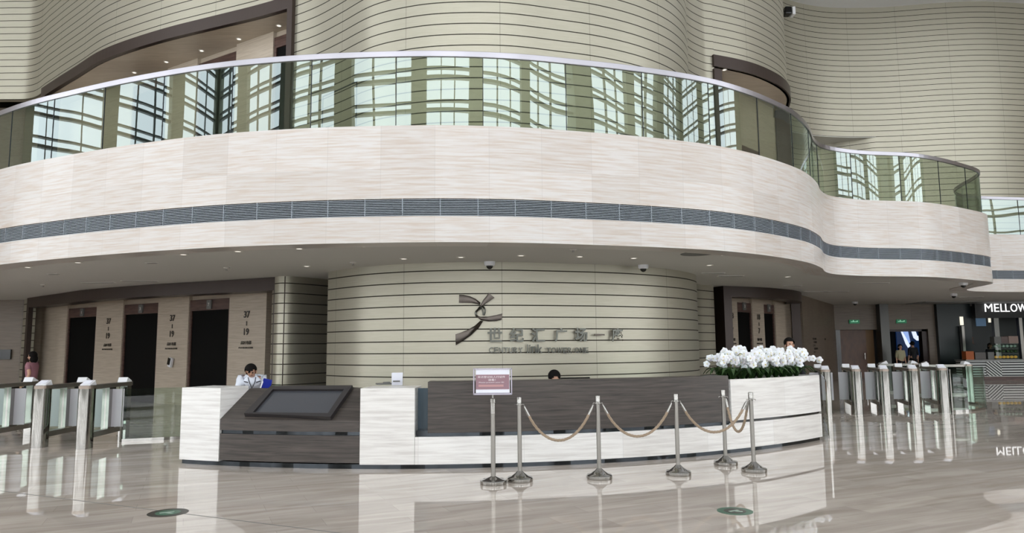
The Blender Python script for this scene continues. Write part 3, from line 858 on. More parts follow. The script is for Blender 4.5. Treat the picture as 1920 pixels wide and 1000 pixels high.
dbuild(block(-21.7, -17.5, .06, 1.07, DR, DR - .6), 'end_block', MT['stone_desk'], bevel=.004)
dbuild(block(-4.8, -.3, .06, 1.07, DR, DR - .6), 'stone_block', MT['stone_desk'], bevel=.004)
dbuild(block(-17.45, -4.85, .08, .44, DR - .01, DR - .5), 'lower_wood_panel', MT['wood'])
dbuild(block(-17.45, -4.85, .44, .49, DR - .04, DR - .5), 'reveal', MT['mirror_dark'])
# sloping wood console
mb = MB(); A = arc(-17.45, -4.85, DR - .005); B = arc(-17.45, -4.85, DR - .62)
for i in range(len(A) - 1):
    u, u2 = i * .165, (i + 1) * .165; n0 = len(mb.v)
    for P, Q in ((A[i], B[i]), (A[i + 1], B[i + 1])):
        mb.v += [(P.x, P.y, .49), (P.x, P.y, .64), (Q.x, Q.y, 1.03), (Q.x, Q.y, .49)]
    for kk in range(4):
        k2 = (kk + 1) % 4; mb.face([n0 + kk, n0 + 4 + kk, n0 + 4 + k2, n0 + k2])
n0 = len(mb.v)
for P, Q in ((A[0], B[0]), (A[-1], B[-1])): mb.v += [(P.x, P.y, .49), (P.x, P.y, .64), (Q.x, Q.y, 1.03), (Q.x, Q.y, .49)]
mb.face([n0, n0 + 1, n0 + 2, n0 + 3]); mb.face([n0 + 7, n0 + 6, n0 + 5, n0 + 4])
dbuild(mb, 'sloping_console', MT['wood'])
dbuild(block(-17.45, -4.85, .08, 1.03, DR - .63, DR - .75), 'console_back', MT['wood'])
# long low stone front, dark reveal, raised wood front
dbuild(block(-.28, 28.75, .06, .42, DR, DR - .3), 'stone_front', MT['stone_desk'])
dbuild(block(-.2, 28.75, .42, .5, DR - .05, DR - .3), 'reveal', MT['mirror_dark'])
dbuild(block(.75, 28.6, .47, 1.15, DR - .01, DR - .32), 'raised_wood_front', MT['wood'], bevel=.004)
dbuild(block(-.28, .75, .42, 1.05, DR - .3, DR - .34), 'recess_panel', mat('blue_glass_panel', (60, 82, 96), .2))
dbuild(block(-21.6, 28.7, .0, .06, DR - .04, DR - .3), 'plinth', MT['mirror_dark'])
dbuild(block(-4.8, 28.6, .72, .76, DR - .33, DR - 1.05), 'worktop', MT['wood'])
dbuild(block(-21.5, -4.8, .72, .76, DR - .76, DR - 1.2), 'worktop', MT['wood'])

# display set on the slope
def slope(px, py, lift=0.0):
    """point of the sloping console seen at a photo position"""
    d = ray(px, py); o = Vector((0, 0, EYE)); t = 8.0
    f = lambda q: q.z - lift - (.64 + (1.03 - .64) * (DR - .005 - (Vector(q[:2]) - DC).length) / .615)
    lo, hi = 8.5, 12.0
    for _ in range(60):
        mid = (lo + hi) / 2; q = o + d * mid
        if f(q) * f(o + d * lo) > 0: lo = mid
        else: hi = mid
    return o + d * lo


c4 = [slope(*p, .02) for p in [(509, 728.5), (662, 727.5), (621, 787), (459, 780)]]
ctr = sum(c4, Vector()) / 4
ds = thing('directory_screen', 'switched-off dark display in a black frame lying on the sloping wood console of the desk', 'screen', ctr)
inn = [slope(*p, .02) for p in [(513, 735), (646, 735), (616, 780), (476, 778)]]
nrm = (c4[1] - c4[0]).cross(c4[3] - c4[0]).normalized(); nrm = nrm if nrm.z > 0 else -nrm
mb = MB(); hgt = .045
o_lo = [mb.vert(p - ctr - nrm * .03) for p in c4]; o_hi = [mb.vert(p - ctr + nrm * hgt) for p in c4]
i_hi = [mb.vert(p - ctr + nrm * hgt) for p in inn]; i_lo = [mb.vert(p - ctr + nrm * .002) for p in inn]
for k in range(4):
    k2 = (k + 1) % 4
    mb.face([o_lo[k], o_lo[k2], o_hi[k2], o_hi[k]]); mb.face([o_hi[k], o_hi[k2], i_hi[k2], i_hi[k]]); mb.face([i_hi[k], i_hi[k2], i_lo[k2], i_lo[k]])
mb.face(o_lo[::-1]); mb.build('frame', mat('black_frame', (44, 41, 42), .35), ds)
mb = MB(); a_ = [mb.vert(p - ctr + nrm * .004) for p in inn]; b_ = [mb.vert(p - ctr + nrm * .012) for p in inn]
for k in range(4): mb.face([a_[k], a_[(k + 1) % 4], b_[(k + 1) % 4], b_[k]])
mb.face(a_[::-1]); mb.face(b_)
mb.build('screen', MT['screen_off'], ds)

# folded paper and slim device on the stone block
p = onz(744, 723, 1.07)
pp = thing('paper_notice', 'folded white paper notice standing on the right stone block of the desk', 'paper notice', p)
m = MB(); m.box((0, 0, .09), (.15, .004, .185), mtx=Euler((.25, 0, .1)).to_matrix()); m.build('front_leaf', MT['paper'], pp)
m = MB(); m.box((0, .055, .09), (.15, .004, .185), mtx=Euler((-.25, 0, .1)).to_matrix()); m.build('rear_leaf', MT['paper'], pp)
m = MB(); m.box((0, -.032, .06), (.1, .002, .02), mtx=Euler((.25, 0, .1)).to_matrix()); m.build('printed_mark', MT['grey'], pp)
p = onz(722, 721.5, 1.07)
m = MB(); m.box((0, 0, .012), (.26, .16, .02), .3); m.box((.02, .02, .028), (.1, .08, .02), .3); tag(m.build('document_tray', MT['grey'], None, p, bevel=.004), 'low grey tray beside the folded paper notice on the desk', 'tray')
# monitor behind the raised front
mo = thing('desk_monitor', 'thin black monitor edge showing above the raised wood front', 'monitor', (*dp(14.6, DR - .75), .76), math.radians(14))
m = MB(); m.box((0, 0, .02), (.24, .16, .015)); m.box((0, 0, .1), (.05, .03, .18)); m.build('stand', MT['black'], mo)
m = MB(); m.box((0, -.02, .24), (.46, .03, .3)); m.build('panel', MT['black'], mo, bevel=.004)

# planter end of the desk
PB = dp(36)
pl = thing('stone_planter', 'curved white travertine planter at the right end of the desk', 'planter', (PB.x, PB.y, 0))
def pbuild(mb, name, m, **k): return local(mb.build(name, m, pl, **k), (PB.x, PB.y, 0))
pbuild(block(28.75, 43.4, .06, .44, DR, DR - .9), 'lower_stone', MT['stone_desk'])
pbuild(block(28.75, 43.3, .44, .48, DR - .04, DR - .88), 'reveal', MT['black'])
ub = MB(); ub.strip(arc(28.8, 43.4), .48, 1.09, .06, u0=3); ub.strip(arc(28.8, 43.4, DR - .84), .48, 1.09, .06); ub.strip([dp(28.8, DR - .06), dp(28.8, DR - .84)], .48, 1.09, .05, side=-1) ; ub.strip([dp(43.4, DR - .06), dp(43.4, DR - .84)], .48, 1.09, .05, side=1)
pbuild(ub, 'upper_stone', MT['stone_desk'])
pbuild(block(28.9, 43.2, .9, 1.0, DR - .07, DR - .83), 'soil', MT['soil'])
pbuild(block(28.75, 43.4, 0, .06, DR - .05, DR - .85), 'plinth', MT['mirror_dark'])

# ================================================================== ORCHIDS
bl = MB(); bl.sm = True
for k in range(5):
    a = PI / 2 + k * 2 * PI / 5; w = .021 if k % 2 == 0 else .026
    R_ = Matrix.Rotation(a, 3, 'Y') @ Matrix.Rotation(.25, 3, 'Z')
    bl.ball(R_ @ Vector((.024, 0, 0)), (.026, .005, w), 8, 5, R_)
bl.m = 1; bl.ball((0, -.008, -.004), (.007, .01, .01), 6, 5); bl.m = 0
proto_bl = bl.build('blossom', [MT['petal'], MT['petal_mid']])
proto_bl.location = (0, 0, -50)


def leaf_mb(n=7, L=.36):
    m = MB(); m.sm = True
    for k in range(n):
        a = k * 2 * PI / n + random.random() * .6; l = L * random.uniform(.7, 1.1); rows = []
        for i in range(6):
            t = i / 5; r = l * t; z = .2 * math.sin(t * 2.6) + .04; w = .045 * math.sin(PI * min(.96, t * .9 + .08))
            c = Vector((r * math.cos(a), r * math.sin(a), z)); s_ = Vector((-math.sin(a), math.cos(a), 0)) * w
            rows.append([m.vert(c - s_ + Vector((0, 0, .012))), m.vert(c), m.vert(c + s_ + Vector((0, 0, .012))), m.vert(c + Vector((0, 0, -.008)))])
        for r0, r1 in zip(rows, rows[1:]):
            for q in range(4): m.face([r0[q], r0[(q + 1) % 4], r1[(q + 1) % 4], r1[q]])
    return m


NP = 18
wh_l = ['leftmost', 'second from left', 'third from left', 'fourth from left', 'fifth from left', 'sixth from left', 'seventh from left', 'eighth from left', 'ninth from left',
        'ninth from right', 'eighth from right', 'seventh from right', 'sixth from right', 'fifth from right', 'fourth from right', 'third from right', 'second from right', 'rightmost']
for i in range(NP):
    ang = 30.6 + 12.2 * (i + .5) / NP; rr = DR - .28 - (.34 if i % 2 else .0)
    b = dp(ang, rr)
    t = thing('white_orchid', 'white moth orchid in the stone planter, %s in the row' % wh_l[i], 'orchid', (b.x, b.y, 1.0), random.uniform(-.2, .2), 'white orchids in the stone planter')
    leaf_mb().build('leaves', MT['leaf'], t)
    st = MB(); spots = []
    for sgn in (-1, 1):
        lean = sgn * random.uniform(.10, .2); top = random.uniform(.41, .54); fwd = -random.uniform(.02, .14)
        if i == 0 and sgn < 0: lean = -.13
        if i == 1 and sgn < 0: lean = -.14
        if i == NP - 1 and sgn > 0: lean = .42
        path = [Vector((0, 0, .0)), Vector((lean * .12, 0, top * .5)), Vector((lean * .3, fwd * .3, top * .85)), Vector((lean * .7, fwd * .7, top)), Vector((lean * 1.15, fwd, top * .93)), Vector((lean * 1.5, fwd * 1.3, top * .76))]
        st.tube(path, .006, 6)
        for k in range(9):
            tt = .30 + .70 * k / 8; f = tt * 5; a = min(int(f), 4); q = path[a].lerp(path[a + 1], f - a)
            spots.append(q + Vector((random.uniform(-.045, .045), -.03 + random.uniform(-.05, .05), random.uniform(-.055, .03))))
    st.build('stem', MT['stem'], t)
    for q in spots:
        if q.z < .22: continue
        o = proto_bl.copy(); COL.objects.link(o); o.parent = t; o.location = q
        s_ = random.uniform(1.05, 1.4); o.scale = (s_, s_, s_)
        o.rotation_euler = (random.uniform(-.5, .3), random.uniform(-.4, .4), random.uniform(-.9, .5))
bpy.data.objects.remove(proto_bl)

# ================================================================== STANCHIONS AND ROPES
def stanchion(x, y, lab, z=1.0, grp='rope barrier posts'):
    p = onz(x, y, 0); t = thing('barrier_post', lab, 'barrier post', (p.x, p.y, 0), 0, grp)
    m = MB(); m.lathe([(.155, 0), (.158, .012), (.158, .04), (.15, .05), (.11, .062), (.055, .1), (.032, .125)], n=36); m.build('base', MT['steel'], t)
    m = MB(); m.lathe([(.026, .11), (.026, z - .09)], n=20); m.build('pole', MT['steel_soft'], t)
    m = MB(); m.lathe([(.04, z - .095), (.04, z - .088), (.03, z - .086), (.031, z - .01), (.026, z)], n=20); m.build('cap', MT['steel'], t)
    m = MB()
    for a in range(4):
        g = a * PI / 2; m.tube([(.03 * math.cos(g), .03 * math.sin(g), z - .09), (.055 * math.cos(g), .055 * math.sin(g), z - .09), (.06 * math.cos(g), .06 * math.sin(g), z - .105)], .005, 6)
    m.build('hook', MT['steel'], t)
    return p


s1 = stanchion(975, 903, 'steel rope barrier post standing just right of the sign stand')
s2 = stanchion(1124, 898, 'steel rope barrier post, second from the left in the roped row')
s3 = stanchion(1272, 891, 'steel rope barrier post, third from the left in the roped row')
s4 = stanchion(1414, 885, 'steel rope barrier post nearest the viewer at the right end of the row')
s5 = stanchion(1361, 872, 'steel rope barrier post standing back near the white planter')


def rope(A, B, sag, lab):
    d = (B - A); d.z = 0; n = d.normalized(); P = A + n * .06; Q = B - n * .06
    t = thing('barrier_rope', lab, 'rope', ((A.x + B.x) / 2, (A.y + B.y) / 2, 0), 0, 'hemp ropes of the barrier'); base = Vector(t.location)
    z0 = .89; N = 90; pts = []
    for i in range(N + 1):
        u = i / N; q = P.lerp(Q, u); x = 2 * u - 1; q.z = z0 - sag * (1 - (math.cosh(1.6 * x) - 1) / (math.cosh(1.6) - 1)); pts.append(q - base)
    core = pts[5:-5]; m = MB(); m.sm = True
    for ph in range(3):
        path = []
        for i in range(len(core)):
            tt = (core[min(i + 1, len(core) - 1)] - core[max(i - 1, 0)]).normalized(); a = tt.cross(Vector((n.y, -n.x, 0))).normalized(); b = Vector((n.y, -n.x, 0))
            g = i * .55 + ph * 2 * PI / 3; path.append(core[i] + (a * math.cos(g) + b * math.sin(g)) * .0075)
        m.tube(path, .0105, 6)
    m.build('cord', MT['rope'], t)
    m = MB(); m.tube([pts[0], pts[2], pts[6]], [.008, .017, .018], 10); m.build('end_cap', MT['steel'], t)
    m = MB(); m.tube([pts[-1], pts[-3], pts[-7]], [.008, .017, .018], 10); m.build('end_cap', MT['steel'], t)


rope(s1, s2, .42, 'tan hemp rope hanging between the first two posts by the sign stand')
rope(s2, s3, .40, 'tan hemp rope hanging between the second and third posts')
rope(s3, s4, .38, 'tan hemp rope from the third post to the front right post')
rope(s5, s4, .42, 'tan hemp rope hanging from the rear right post to the front right post')

# sign stand
p = onz(925, 908, 0)
ss = thing('sign_stand', 'steel stand holding a clear frame with a pink notice in front of the desk', 'sign stand', (p.x, p.y, 0))
m = MB(); m.lathe([(.155, 0), (.158, .012), (.158, .04), (.15, .05), (.11, .056), (.05, .08), (.03, .09)], n=36); m.build('base', MT['steel'], ss)
m = MB(); m.lathe([(.027, .08), (.027, .96)], n=20); m.build('pole', MT['steel_soft'], ss)
m = MB(); m.lathe([(.029, .82), (.029, .945), (.033, .95), (.033, .99), (.02, .995), (.01, 1.0), (.01, 1.05)], n=20); m.build('collar', MT['steel'], ss)
m = MB(); m.box((0, 0, 1.20), (.455, .02, .31)); m.build('acrylic_frame', MT['acrylic'], ss)
m = MB(); m.box((0, -.014, 1.05), (.46, .034, .018)); m.box((0, -.014, 1.348), (.46, .034, .010)); m.box((-.226, -.014, 1.2), (.012, .034, .31)); m.box((.226, -.014, 1.2), (.012, .034, .31)); m.build('frame_edge', mat('acrylic_edge', (186, 180, 196), .2), ss)
pg = MB(); pg.box((0, -.013, 1.203), (.405, .004, .28)); pg = pg.build('notice_sheet', MT['paper'], ss)
m = MB(); m.box((-.002, -.0165, 1.192), (.40, .003, .175)); m.build('pink_band', MT['pink'], pg)
for tx, z, h, w in [('来访登记处人行证件', 1.252, .026, .33), ('请看！', 1.217, .026, .09), ('Please present your ID', 1.186, .016, .3)]:
    put_text('printed_line', tx, .03, .0012, MT['red_text'], (-.015 if w > .1 else -.01, -.0195, z), Vector((1, 0, 0)), pg, height=h, width=w)
m = MB(); m.box((-.02, -.0185, 1.148), (.3, .002, .025)); m.build('printed_line', mat('salmon_print', (190, 148, 148), .6), pg)

# ================================================================== TURNSTILES
def turnstile(loc, rz, lab, L=1.55, grp='access turnstiles'):
    t = thing('turnstile', lab, 'turnstile', loc, rz, grp)
    H = 1.03
    m = MB(); m.sm = False; pr = []
    for k in range(13): g = PI + PI * k / 12; pr.append((.112 * math.cos(g), .06 + .1 * math.sin(g)))
    pr += [(.112, .16), (-.112, .16)]
    m.prism(pr, 0, H - .05)
    for i in range(12): m.smooth[i] = True
    m.build('front_post', MT['steel'], t)
    m = MB(); pr2 = [(x * 1.05, y * 1.05) for x, y in pr]; m.prism(pr2, H - .05, H); m.build('post_cap', mat('bronze_steel', (128, 116, 106), .3, .9) if 'capm' not in MT else MT['capm'], t)
    m = MB(); m.box((0, L * .5 + .1, H - .035), (.16, L - .1, .07)); m.build('top_rail', MT['steel_soft'], t, bevel=.006)
    m = MB(); m.box((0, L * .5 + .1, .2), (.1, L - .1, .09)); m.build('bottom_rail', MT['steel_soft'], t)
    m = MB(); m.box((0, L - .05, (H - .07) / 2), (.13, .16, H - .07)); m.build('rear_post', MT['steel'], t)
    m = MB(); m.box((0, L * .56, .6), (.12, .24, .72)); m.build('drive_housing', MT['steel'], t)
    m = MB(); m.box((0, L * .30, .6), (.012, .5, .72)); m.box((0, L * .80, .6), (.012, .34, .72)); m.build('glass_panel', MT['glass_clear'], t)
    for sx in (-1, 1):
        m = MB(); m.box((sx * .16, L * .56, .6), (.2, .014, .66)); m.build('barrier_paddle', MT['pale_paddle'], t)
    for y, f in ((.12, 1), (L - .1, -1)):
        r = MB(); n0 = len(r.v)
        for x in (-.085, .085):
            r.v += [(x, y - .1 * f, H), (x, y + .12 * f, H), (x, y + .07 * f, H + .09), (x, y - .1 * f, H + .02)]
        for a, b in ((0, 1), (1, 2), (2, 3), (3, 0)): r.face([n0 + a, n0 + b, n0 + 4 + b, n0 + 4 + a])
        r.face([n0, n0 + 3, n0 + 2, n0 + 1]); r.face([n0 + 4, n0 + 5, n0 + 6, n0 + 7])
        ro = r.build('card_reader', MT['white'], t, bevel=.008)
        sc = MB(); sl = math.atan2(.07, .17) * f
        sc.box((0, y - .018 * f, H + .06), (.12, .12, .008), mtx=Euler((sl, 0, 0)).to_matrix()); sc.build('reader_screen', MT['black'] if f < 0 else MT['paper'], ro)
    return t


MT['capm'] = mat('bronze_cap', (150, 138, 128), .3, .9)
for X, Y, lab in [(-9.2, 12.6, 'turnstile at the far left edge, leftmost of the left-hand three'), (-7.98, 12.28, 'turnstile in front of the walking woman in pink, middle of the left-hand three'), (-7.12, 12.1, 'turnstile nearest the desk, rightmost of the left-hand three')]:
    turnstile((X, Y, 0), math.radians(4), lab)
rl = ['turnstile nearest the white planter on the right side of the hall', 'second turnstile from the planter in the right-hand group', 'third turnstile from the planter in the right-hand group', 'rightmost turnstile of the front right-hand group']
for (x, y), lab in zip([(1610, 778), (1663, 778), (1718, 777), (1773, 775)], rl):
    p = onz(x, y, 0); turnstile((p.x, p.y, 0), math.radians(-17), lab, 1.75)
p = onz(1556, 780, 0); turnstile((p.x, p.y + .1, 0), math.radians(-17), 'turnstile half hidden behind the right end of the planter', 1.75)
for X, Y, L, lab in [(11.35, 21.3, 1.1, 'side-on turnstile seen behind the front right-hand group, left one'), (11.95, 20.0, 1.4, 'side-on turnstile beside the curved glass screen, right one')]:
    turnstile((X + L * .45, Y, 0), math.radians(90), lab, L)

# glass screens next to the turnstiles
def screen(pts, h, lab, nposts, lab_cat='glass screen'):
    pts = cr(pts, .1); b = Vector((*pts[0], 0)); t = thing('glass_screen', lab, lab_cat, b)
    m = MB(); m.sm = True; m.strip(pts, .05, h, .014); local(m.build('glass_panel', MT['glass_clear'], t), b)
    m = MB(); m.strip(offset(pts, -.01), 0, .05, .035); local(m.build('floor_channel', MT['steel'], t), b)
    for i in range(nposts):
        q = pts[round(i * (len(pts) - 1) / max(nposts - 1, 1))]; m = MB(); m.box((q.x, q.y, h / 2), (.03, .05, h)); local(m.build('end_post', MT['steel'], t), b)
    return t


screen([(-6.95, 13.0), (-6.1, 13.35), (-5.2, 13.9), (-4.6, 14.4)], .93, 'curved low glass screen between the left turnstiles and the desk', 1)
screen([(10.25, 17.1), (10.9, 17.35), (11.6, 17.95), (12.1, 18.8), (12.2, 19.6)], 1.0, 'curved glass screen right of the front right-hand turnstiles', 2)
screen([(5.42, 12.6), (5.9, 13.8), (6.45, 15.2), (6.9, 16.3)], .98, 'glass screen running back from the right end of the planter', 2)

# ================================================================== RIGHT BACK: doors, screen, coffee bar
YB = 33.8
def bw(x0, y0, x1, y1, Y=YB):
    a = ony(x0, y0, Y); b = ony(x1, y1, Y); return a.x, b.x, b.z, a.z
bk = MB()
x1564 = ony(1564, 640, YB).x; xd1 = ony(1577, 640, YB).x; xd1e = ony(1640, 640, YB).x; xc0 = ony(1643, 640, YB).x; xc1 = ony(1659, 640, YB).x; xo1 = ony(1738, 640, YB).x; xe = ony(1757, 640, YB).x
ztop = 2.28
bk.box(((x1564 + xe) / 2, YB, (ztop + ZS) / 2), (xe - x1564, .3, ZS - ztop)); bk.box(((xo1 + xe) / 2, YB, ztop / 2), (xe - xo1, .3, ztop))
struct(bk.build('wall_back_right', MT['stone_brown']))
m = MB(); m.box(((xc0 + xc1) / 2, YB - .25, ZS / 2), (xc1 - xc0, .5, ZS)); struct(m.build('trim_7', mat('grey_column', (84, 84, 82), .35, .6)))
m = MB(); m.box(((x1564 + xd1) / 2, YB + .1, ztop / 2), (xd1 - x1564, .1, ztop)); struct(m.build('trim_8', MT['black']))
m = MB(); xw = ony(1625, 640, YB).x; m.box(((xd1 + xw) / 2, YB + .1, ztop / 2), (xw - xd1, .08, ztop - .02)); dd = struct(m.build('door_20', MT['door_brown']))
m = MB(); m.box((xw - .12, YB + .02, 1.05), (.03, .06, .3)); dh = m.build('door_handle', MT['steel'], dd)
m = MB(); m.box(((xw + xd1e) / 2, YB + .12, ztop / 2), (xd1e - xw, .08, ztop - .02)); struct(m.build('door_21', MT['door_ochre']))
m = MB(); m.box(((xc1 + xo1) / 2, YB + 3.6, 1.7), (xo1 - xc1 + 3, .1, 3.4)); struct(m.build('wall_passage', MT['shop_in']))
m = MB(); m.box((xc1 + .12, YB + .1, ztop / 2), (.2, .3, ztop)); m.box((xo1 - .12, YB + .1, ztop / 2), (.24, .3, ztop)); m.box(((xc1 + xo1) / 2, YB + .1, ztop - .05), (xo1 - xc1, .3, .1)); struct(m.build('door_22', mat('dark_red_frame', (44, 26, 22), .4)))
# LED wall in the passage
Yl = YB + 3.45
pt = lambda x, y: ony(x, y, Yl)
A_, B_ = pt(1680, 610), pt(1733, 668)
led = thing('led_screen', 'lit video screen with blue and white diagonal shapes in the far doorway', 'screen', ((A_.x + B_.x) / 2, Yl, B_.z))
lo_ = Vector(led.location)
m = MB(); m.box(((A_.x + B_.x) / 2 - lo_.x, .06, (A_.z - B_.z) / 2), (B_.x - A_.x, .08, A_.z - B_.z)); m.build('panel', MT['led_dark'], led)


def shape(pts, name, mt, par, Y, base, th=.01):
    mb = MB(); P = [ony(x, y, Y) - base for x, y in pts]; n = len(P); f = [mb.vert(p) for p in P]; g = [mb.vert(p + Vector((0, th, 0))) for p in P]
    mb.face(f); mb.face(g[::-1])
    for i in range(n): mb.face([f[i], g[i], g[(i + 1) % n], f[(i + 1) % n]])
    return mb.build(name, mt, par)


shape([(1688, 619), (1691, 619), (1707, 649), (1703, 653), (1698, 645)], 'light_shape', MT['led_white'], led, Yl, lo_)
shape([(1692, 619), (1702, 619), (1707, 642), (1704, 644)], 'light_shape', MT['led_blue'], led, Yl, lo_)
shape([(1708, 619), (1716, 619), (1720, 630), (1725, 631), (1726, 639), (1719, 639), (1713, 634)], 'light_shape', MT['led_white'], led, Yl, lo_)
shape([(1722, 619), (1724, 619), (1726, 626), (1724, 626)], 'light_shape', MT['led_blue'], led, Yl, lo_)
for x, y, w in [(1602, 603.5, 'above the brown service door'), (1690, 603, 'above the doorway with the lit video screen')]:
    p = ony(x, y, YB - .2); e = thing('exit_sign', 'small green running-man exit sign ' + w, 'exit sign', p)
    m = MB(); m.box((0, 0, 0), (.46, .04, .17)); m.build('box', MT['exit'], e)
    m = MB(); m.box((-.02, -.025, 0), (.3, .01, .03)); m.box((-.06, -.025, .03), (.04, .01, .08)); m.box((.12, -.025, .02), (.05, .01, .05)); m.build('pictogram', MT['exit_pic'], e)
# wall directory lettering left of the door
dirw = [Vector((10.75 + .3, 26.6)), Vector((15.1 + .3, 33.6))]
p, t = oncurve(1530, 645, dirw)
dq = thing('wall_directory', 'rows of small dark lettering on the brown stone wall behind the orchids', 'sign', p, math.atan2(t.y, t.x))
for i, (tx, x, w) in enumerate([('1F LOBBY', -.4, 1.5), ('EXIT', 2.0, .6), ('2F HALL', -.3, 1.3), ('3F', -.5, 1.2), ('B1 PARKING', -.2, 1.5), ('B2', -.5, .8)]):
    z = [.18, .18, .06, -.06, -.18, -.3][i]
    put_text('caption', tx, .1, .004, MT['dark_text'], (x, -.03, z), Vector((1, 0, 0)), dq, height=.07, width=w * .5)
# tall black panel on the far left wall
p, t = oncurve(2, 665, [Vector((-33, 26.52)), Vector((-17.4, 25.56))])
m = MB(); m.box((0, 0, 0), (.7, .06, .34)); tag(m.build('wall_plaque', MT['black'], None, p), 'black plaque on the dark stone wall at the left edge', 'plaque')

# coffee bar
YS = 33.6
sx0 = ony(1757, 640, YS).x; sx1 = ony(1820, 640, YS).x
m = MB(); m.box(((sx0 + sx1) / 2, YS, ZS / 2), (sx1 - sx0, .3, ZS)); struct(m.build('wall_shop_side', MT['shop_dark']))
m = MB(); m.box(((sx1 + 36) / 2, YS + 2.5, ZS / 2), (36 - sx1, .2, ZS)); struct(m.build('wall_shop_back', MT['shop_dark']))
m = MB(); m.box(((sx1 + 36) / 2, YS - .4, 3.1), (36 - sx1, .2, .7)); m.build('shop_fascia', mat('fascia_black', (14, 15, 16), .4)); struct(bpy.data.objects['shop_fascia']); bpy.data.objects['shop_fascia'].name = 'wall_shop_fascia'
p = ony(1884, 577.5, YS - .58)
ms = thing('shop_sign', 'glowing white MELLOW letters over the coffee bar at the right edge', 'sign', p)
for ch, x0, x1 in zip('MELLOW', (1846, 1864, 1876, 1885, 1894.5, 1908), (1861, 1873, 1883.5, 1892.5, 1907.5, 1926)):
    a_ = ony(x0, 585, YS - .58); b_ = ony(x1, 570, YS - .58)
    put_text('letter', ch, .4, .012, MT['sign_lit'], Vector(((a_.x + b_.x) / 2, a_.y, (a_.z + b_.z) / 2)) - p, Vector((1, 0, 0)), ms, height=b_.z - a_.z, width=(b_.x - a_.x) * .88, bold=.0)
YC = 31.4
cb = thing('bar_counter', 'coffee bar counter with black and white striped front at the right edge', 'counter', (ony(1870, 714, YC).x, YC, 0))
cx0 = ony(1812, 700, YC).x; cb0 = Vector(cb.location); cx1 = cx0 + 8
m = MB(); m.box(((cx0 + cx1) / 2 - cb0.x, .35, .5), (cx1 - cx0, .7, .66)); m.build('striped_front', MT['stripe'], cb)
m = MB(); m.box(((cx0 + cx1) / 2 - cb0.x, .38, .085), (cx1 - cx0, .66, .17)); m.build('brown_kick', MT['brown_lam'], cb)
m = MB(); m.box(((cx0 + cx1) / 2 - cb0.x, .33, .87), (cx1 - cx0 + .05, .8, .05)); m.build('top', mat('counter_top', (150, 152, 150), .3), cb)
hx0, hx1 = ony(1849, 690, YC).x, ony(1877, 690, YC).x
m = MB(); m.box(((hx0 + hx1) / 2 - cb0.x, -.01, .5), (hx1 - hx0, .03, .62)); m.build('hatched_panel', MT['hatch'], cb)


def shopbox(x0, y0, x1, y1, Y, name, mt, lab, cat, d=.3, grp=None):
    a_ = ony(x0, y1, Y); b_ = ony(x1, y0, Y)
    m = MB(); m.box((0, d / 2, (b_.z - a_.z) / 2), (b_.x - a_.x, d, b_.z - a_.z)); o = m.build(name, mt, None, ((a_.x + b_.x) / 2, Y, a_.z), bevel=.01)
    return tag(o, lab, cat, grp)


Yc = YC + .25
def on_counter(o, z=.895): o.location.z = z; return o
# display case
a_ = ony(1868, 672, Yc); b_ = ony(1911, 646, Yc)
dc = thing('pastry_case', 'glass pastry case with yellow lit shelves on the coffee bar', 'display case', ((a_.x + b_.x) / 2, Yc, .895))
w, h = b_.x - a_.x, .68
m = MB(); m.box((0, .2, h / 2), (w, .4, h)); m.build('glass', MT['glass_clear'], dc)
m = MB(); [m.box((0, .2, z), (w - .04, .36, .015)) for z in (.02, .25, .47, h)]; m.build('shelf', MT['grey'], dc)
for zz, mt in ((.05, MT['pastry_lit']), (.3, MT['leaf']), (.52, MT['sticker_pale'])):
    for i in range(6):
        m = MB(); m.sm = True; m.ball((-w / 2 + .1 + i * (w - .2) / 5, .15, zz + .05), (.07, .07, .06)); m.build('pastry', mt, dc)
for x0, y0, x1, y1, nm, mt, lab, cat in [(1812, 660, 1826, 676, 'snack_box', MT['orange'], 'orange snack box at the left end of the coffee bar', 'box'),
                                        (1829, 659, 1848, 673, 'till', MT['machine'], 'dark till with a bright spot on the coffee bar', 'till'),
                                        (1853, 660, 1864, 674, 'tip_jar', MT['grey'], 'small pale container beside the pastry case', 'jar')]:
    on_counter(shopbox(x0, y0, x1, y1, Yc, nm, mt, lab, cat))
for x0, y0, x1, y1, mt, lab in [(1865, 632, 1877, 645, MT['grey'], 'left grey carton'), (1878, 632, 1890, 645, MT['brown_lam'], 'middle brown carton'), (1892, 632, 1909, 646, mat('pale_carton', (150, 130, 122), .7), 'right pale carton')]:
    o = shopbox(x0, y0, x1, y1, Yc + .05, 'carton', mt, lab + ' stacked on top of the pastry case', 'carton', .3); o.location.z = .895 + .69
shopbox(1801, 594, 1806, 610, YS - .2, 'menu_board', MT['menu_lit'], 'narrow lit menu board with two panels left of the bar opening', 'menu board', .04)
shopbox(1831, 594, 1848, 612, YS + 2.36, 'menu_board', MT['menu_blue'], 'blue and white menu poster behind the coffee bar', 'menu board', .04)
shopbox(1854, 596, 1861, 605, YS + 2.36, 'menu_board', MT['menu_lit'], 'tiny lit notice right of the blue menu poster', 'menu board', .04)
m = MB(); a_ = ony(1864, 640, YS - .3); b_ = ony(1873, 640, YS - .3); m.box(((a_.x + b_.x) / 2, YS - .3, 1.95), (b_.x - a_.x, .2, 2.1)); struct(m.build('trim_9', mat('pale_post', (150, 150, 146), .4, .4)))
m = MB(); a_ = ony(1911, 640, YS - .3); b_ = ony(1917, 640, YS - .3); m.box(((a_.x + b_.x) / 2, YS - .3, 1.4), (b_.x - a_.x, .2, 2.8)); struct(m.build('trim_10', MT['steel_soft']))
m = MB(); a_ = ony(1805, 640, YS - .3); m.box((a_.x, YS - .3, 1.4), (.12, .2, 2.0)); struct(m.build('trim_11', MT['steel_soft']))
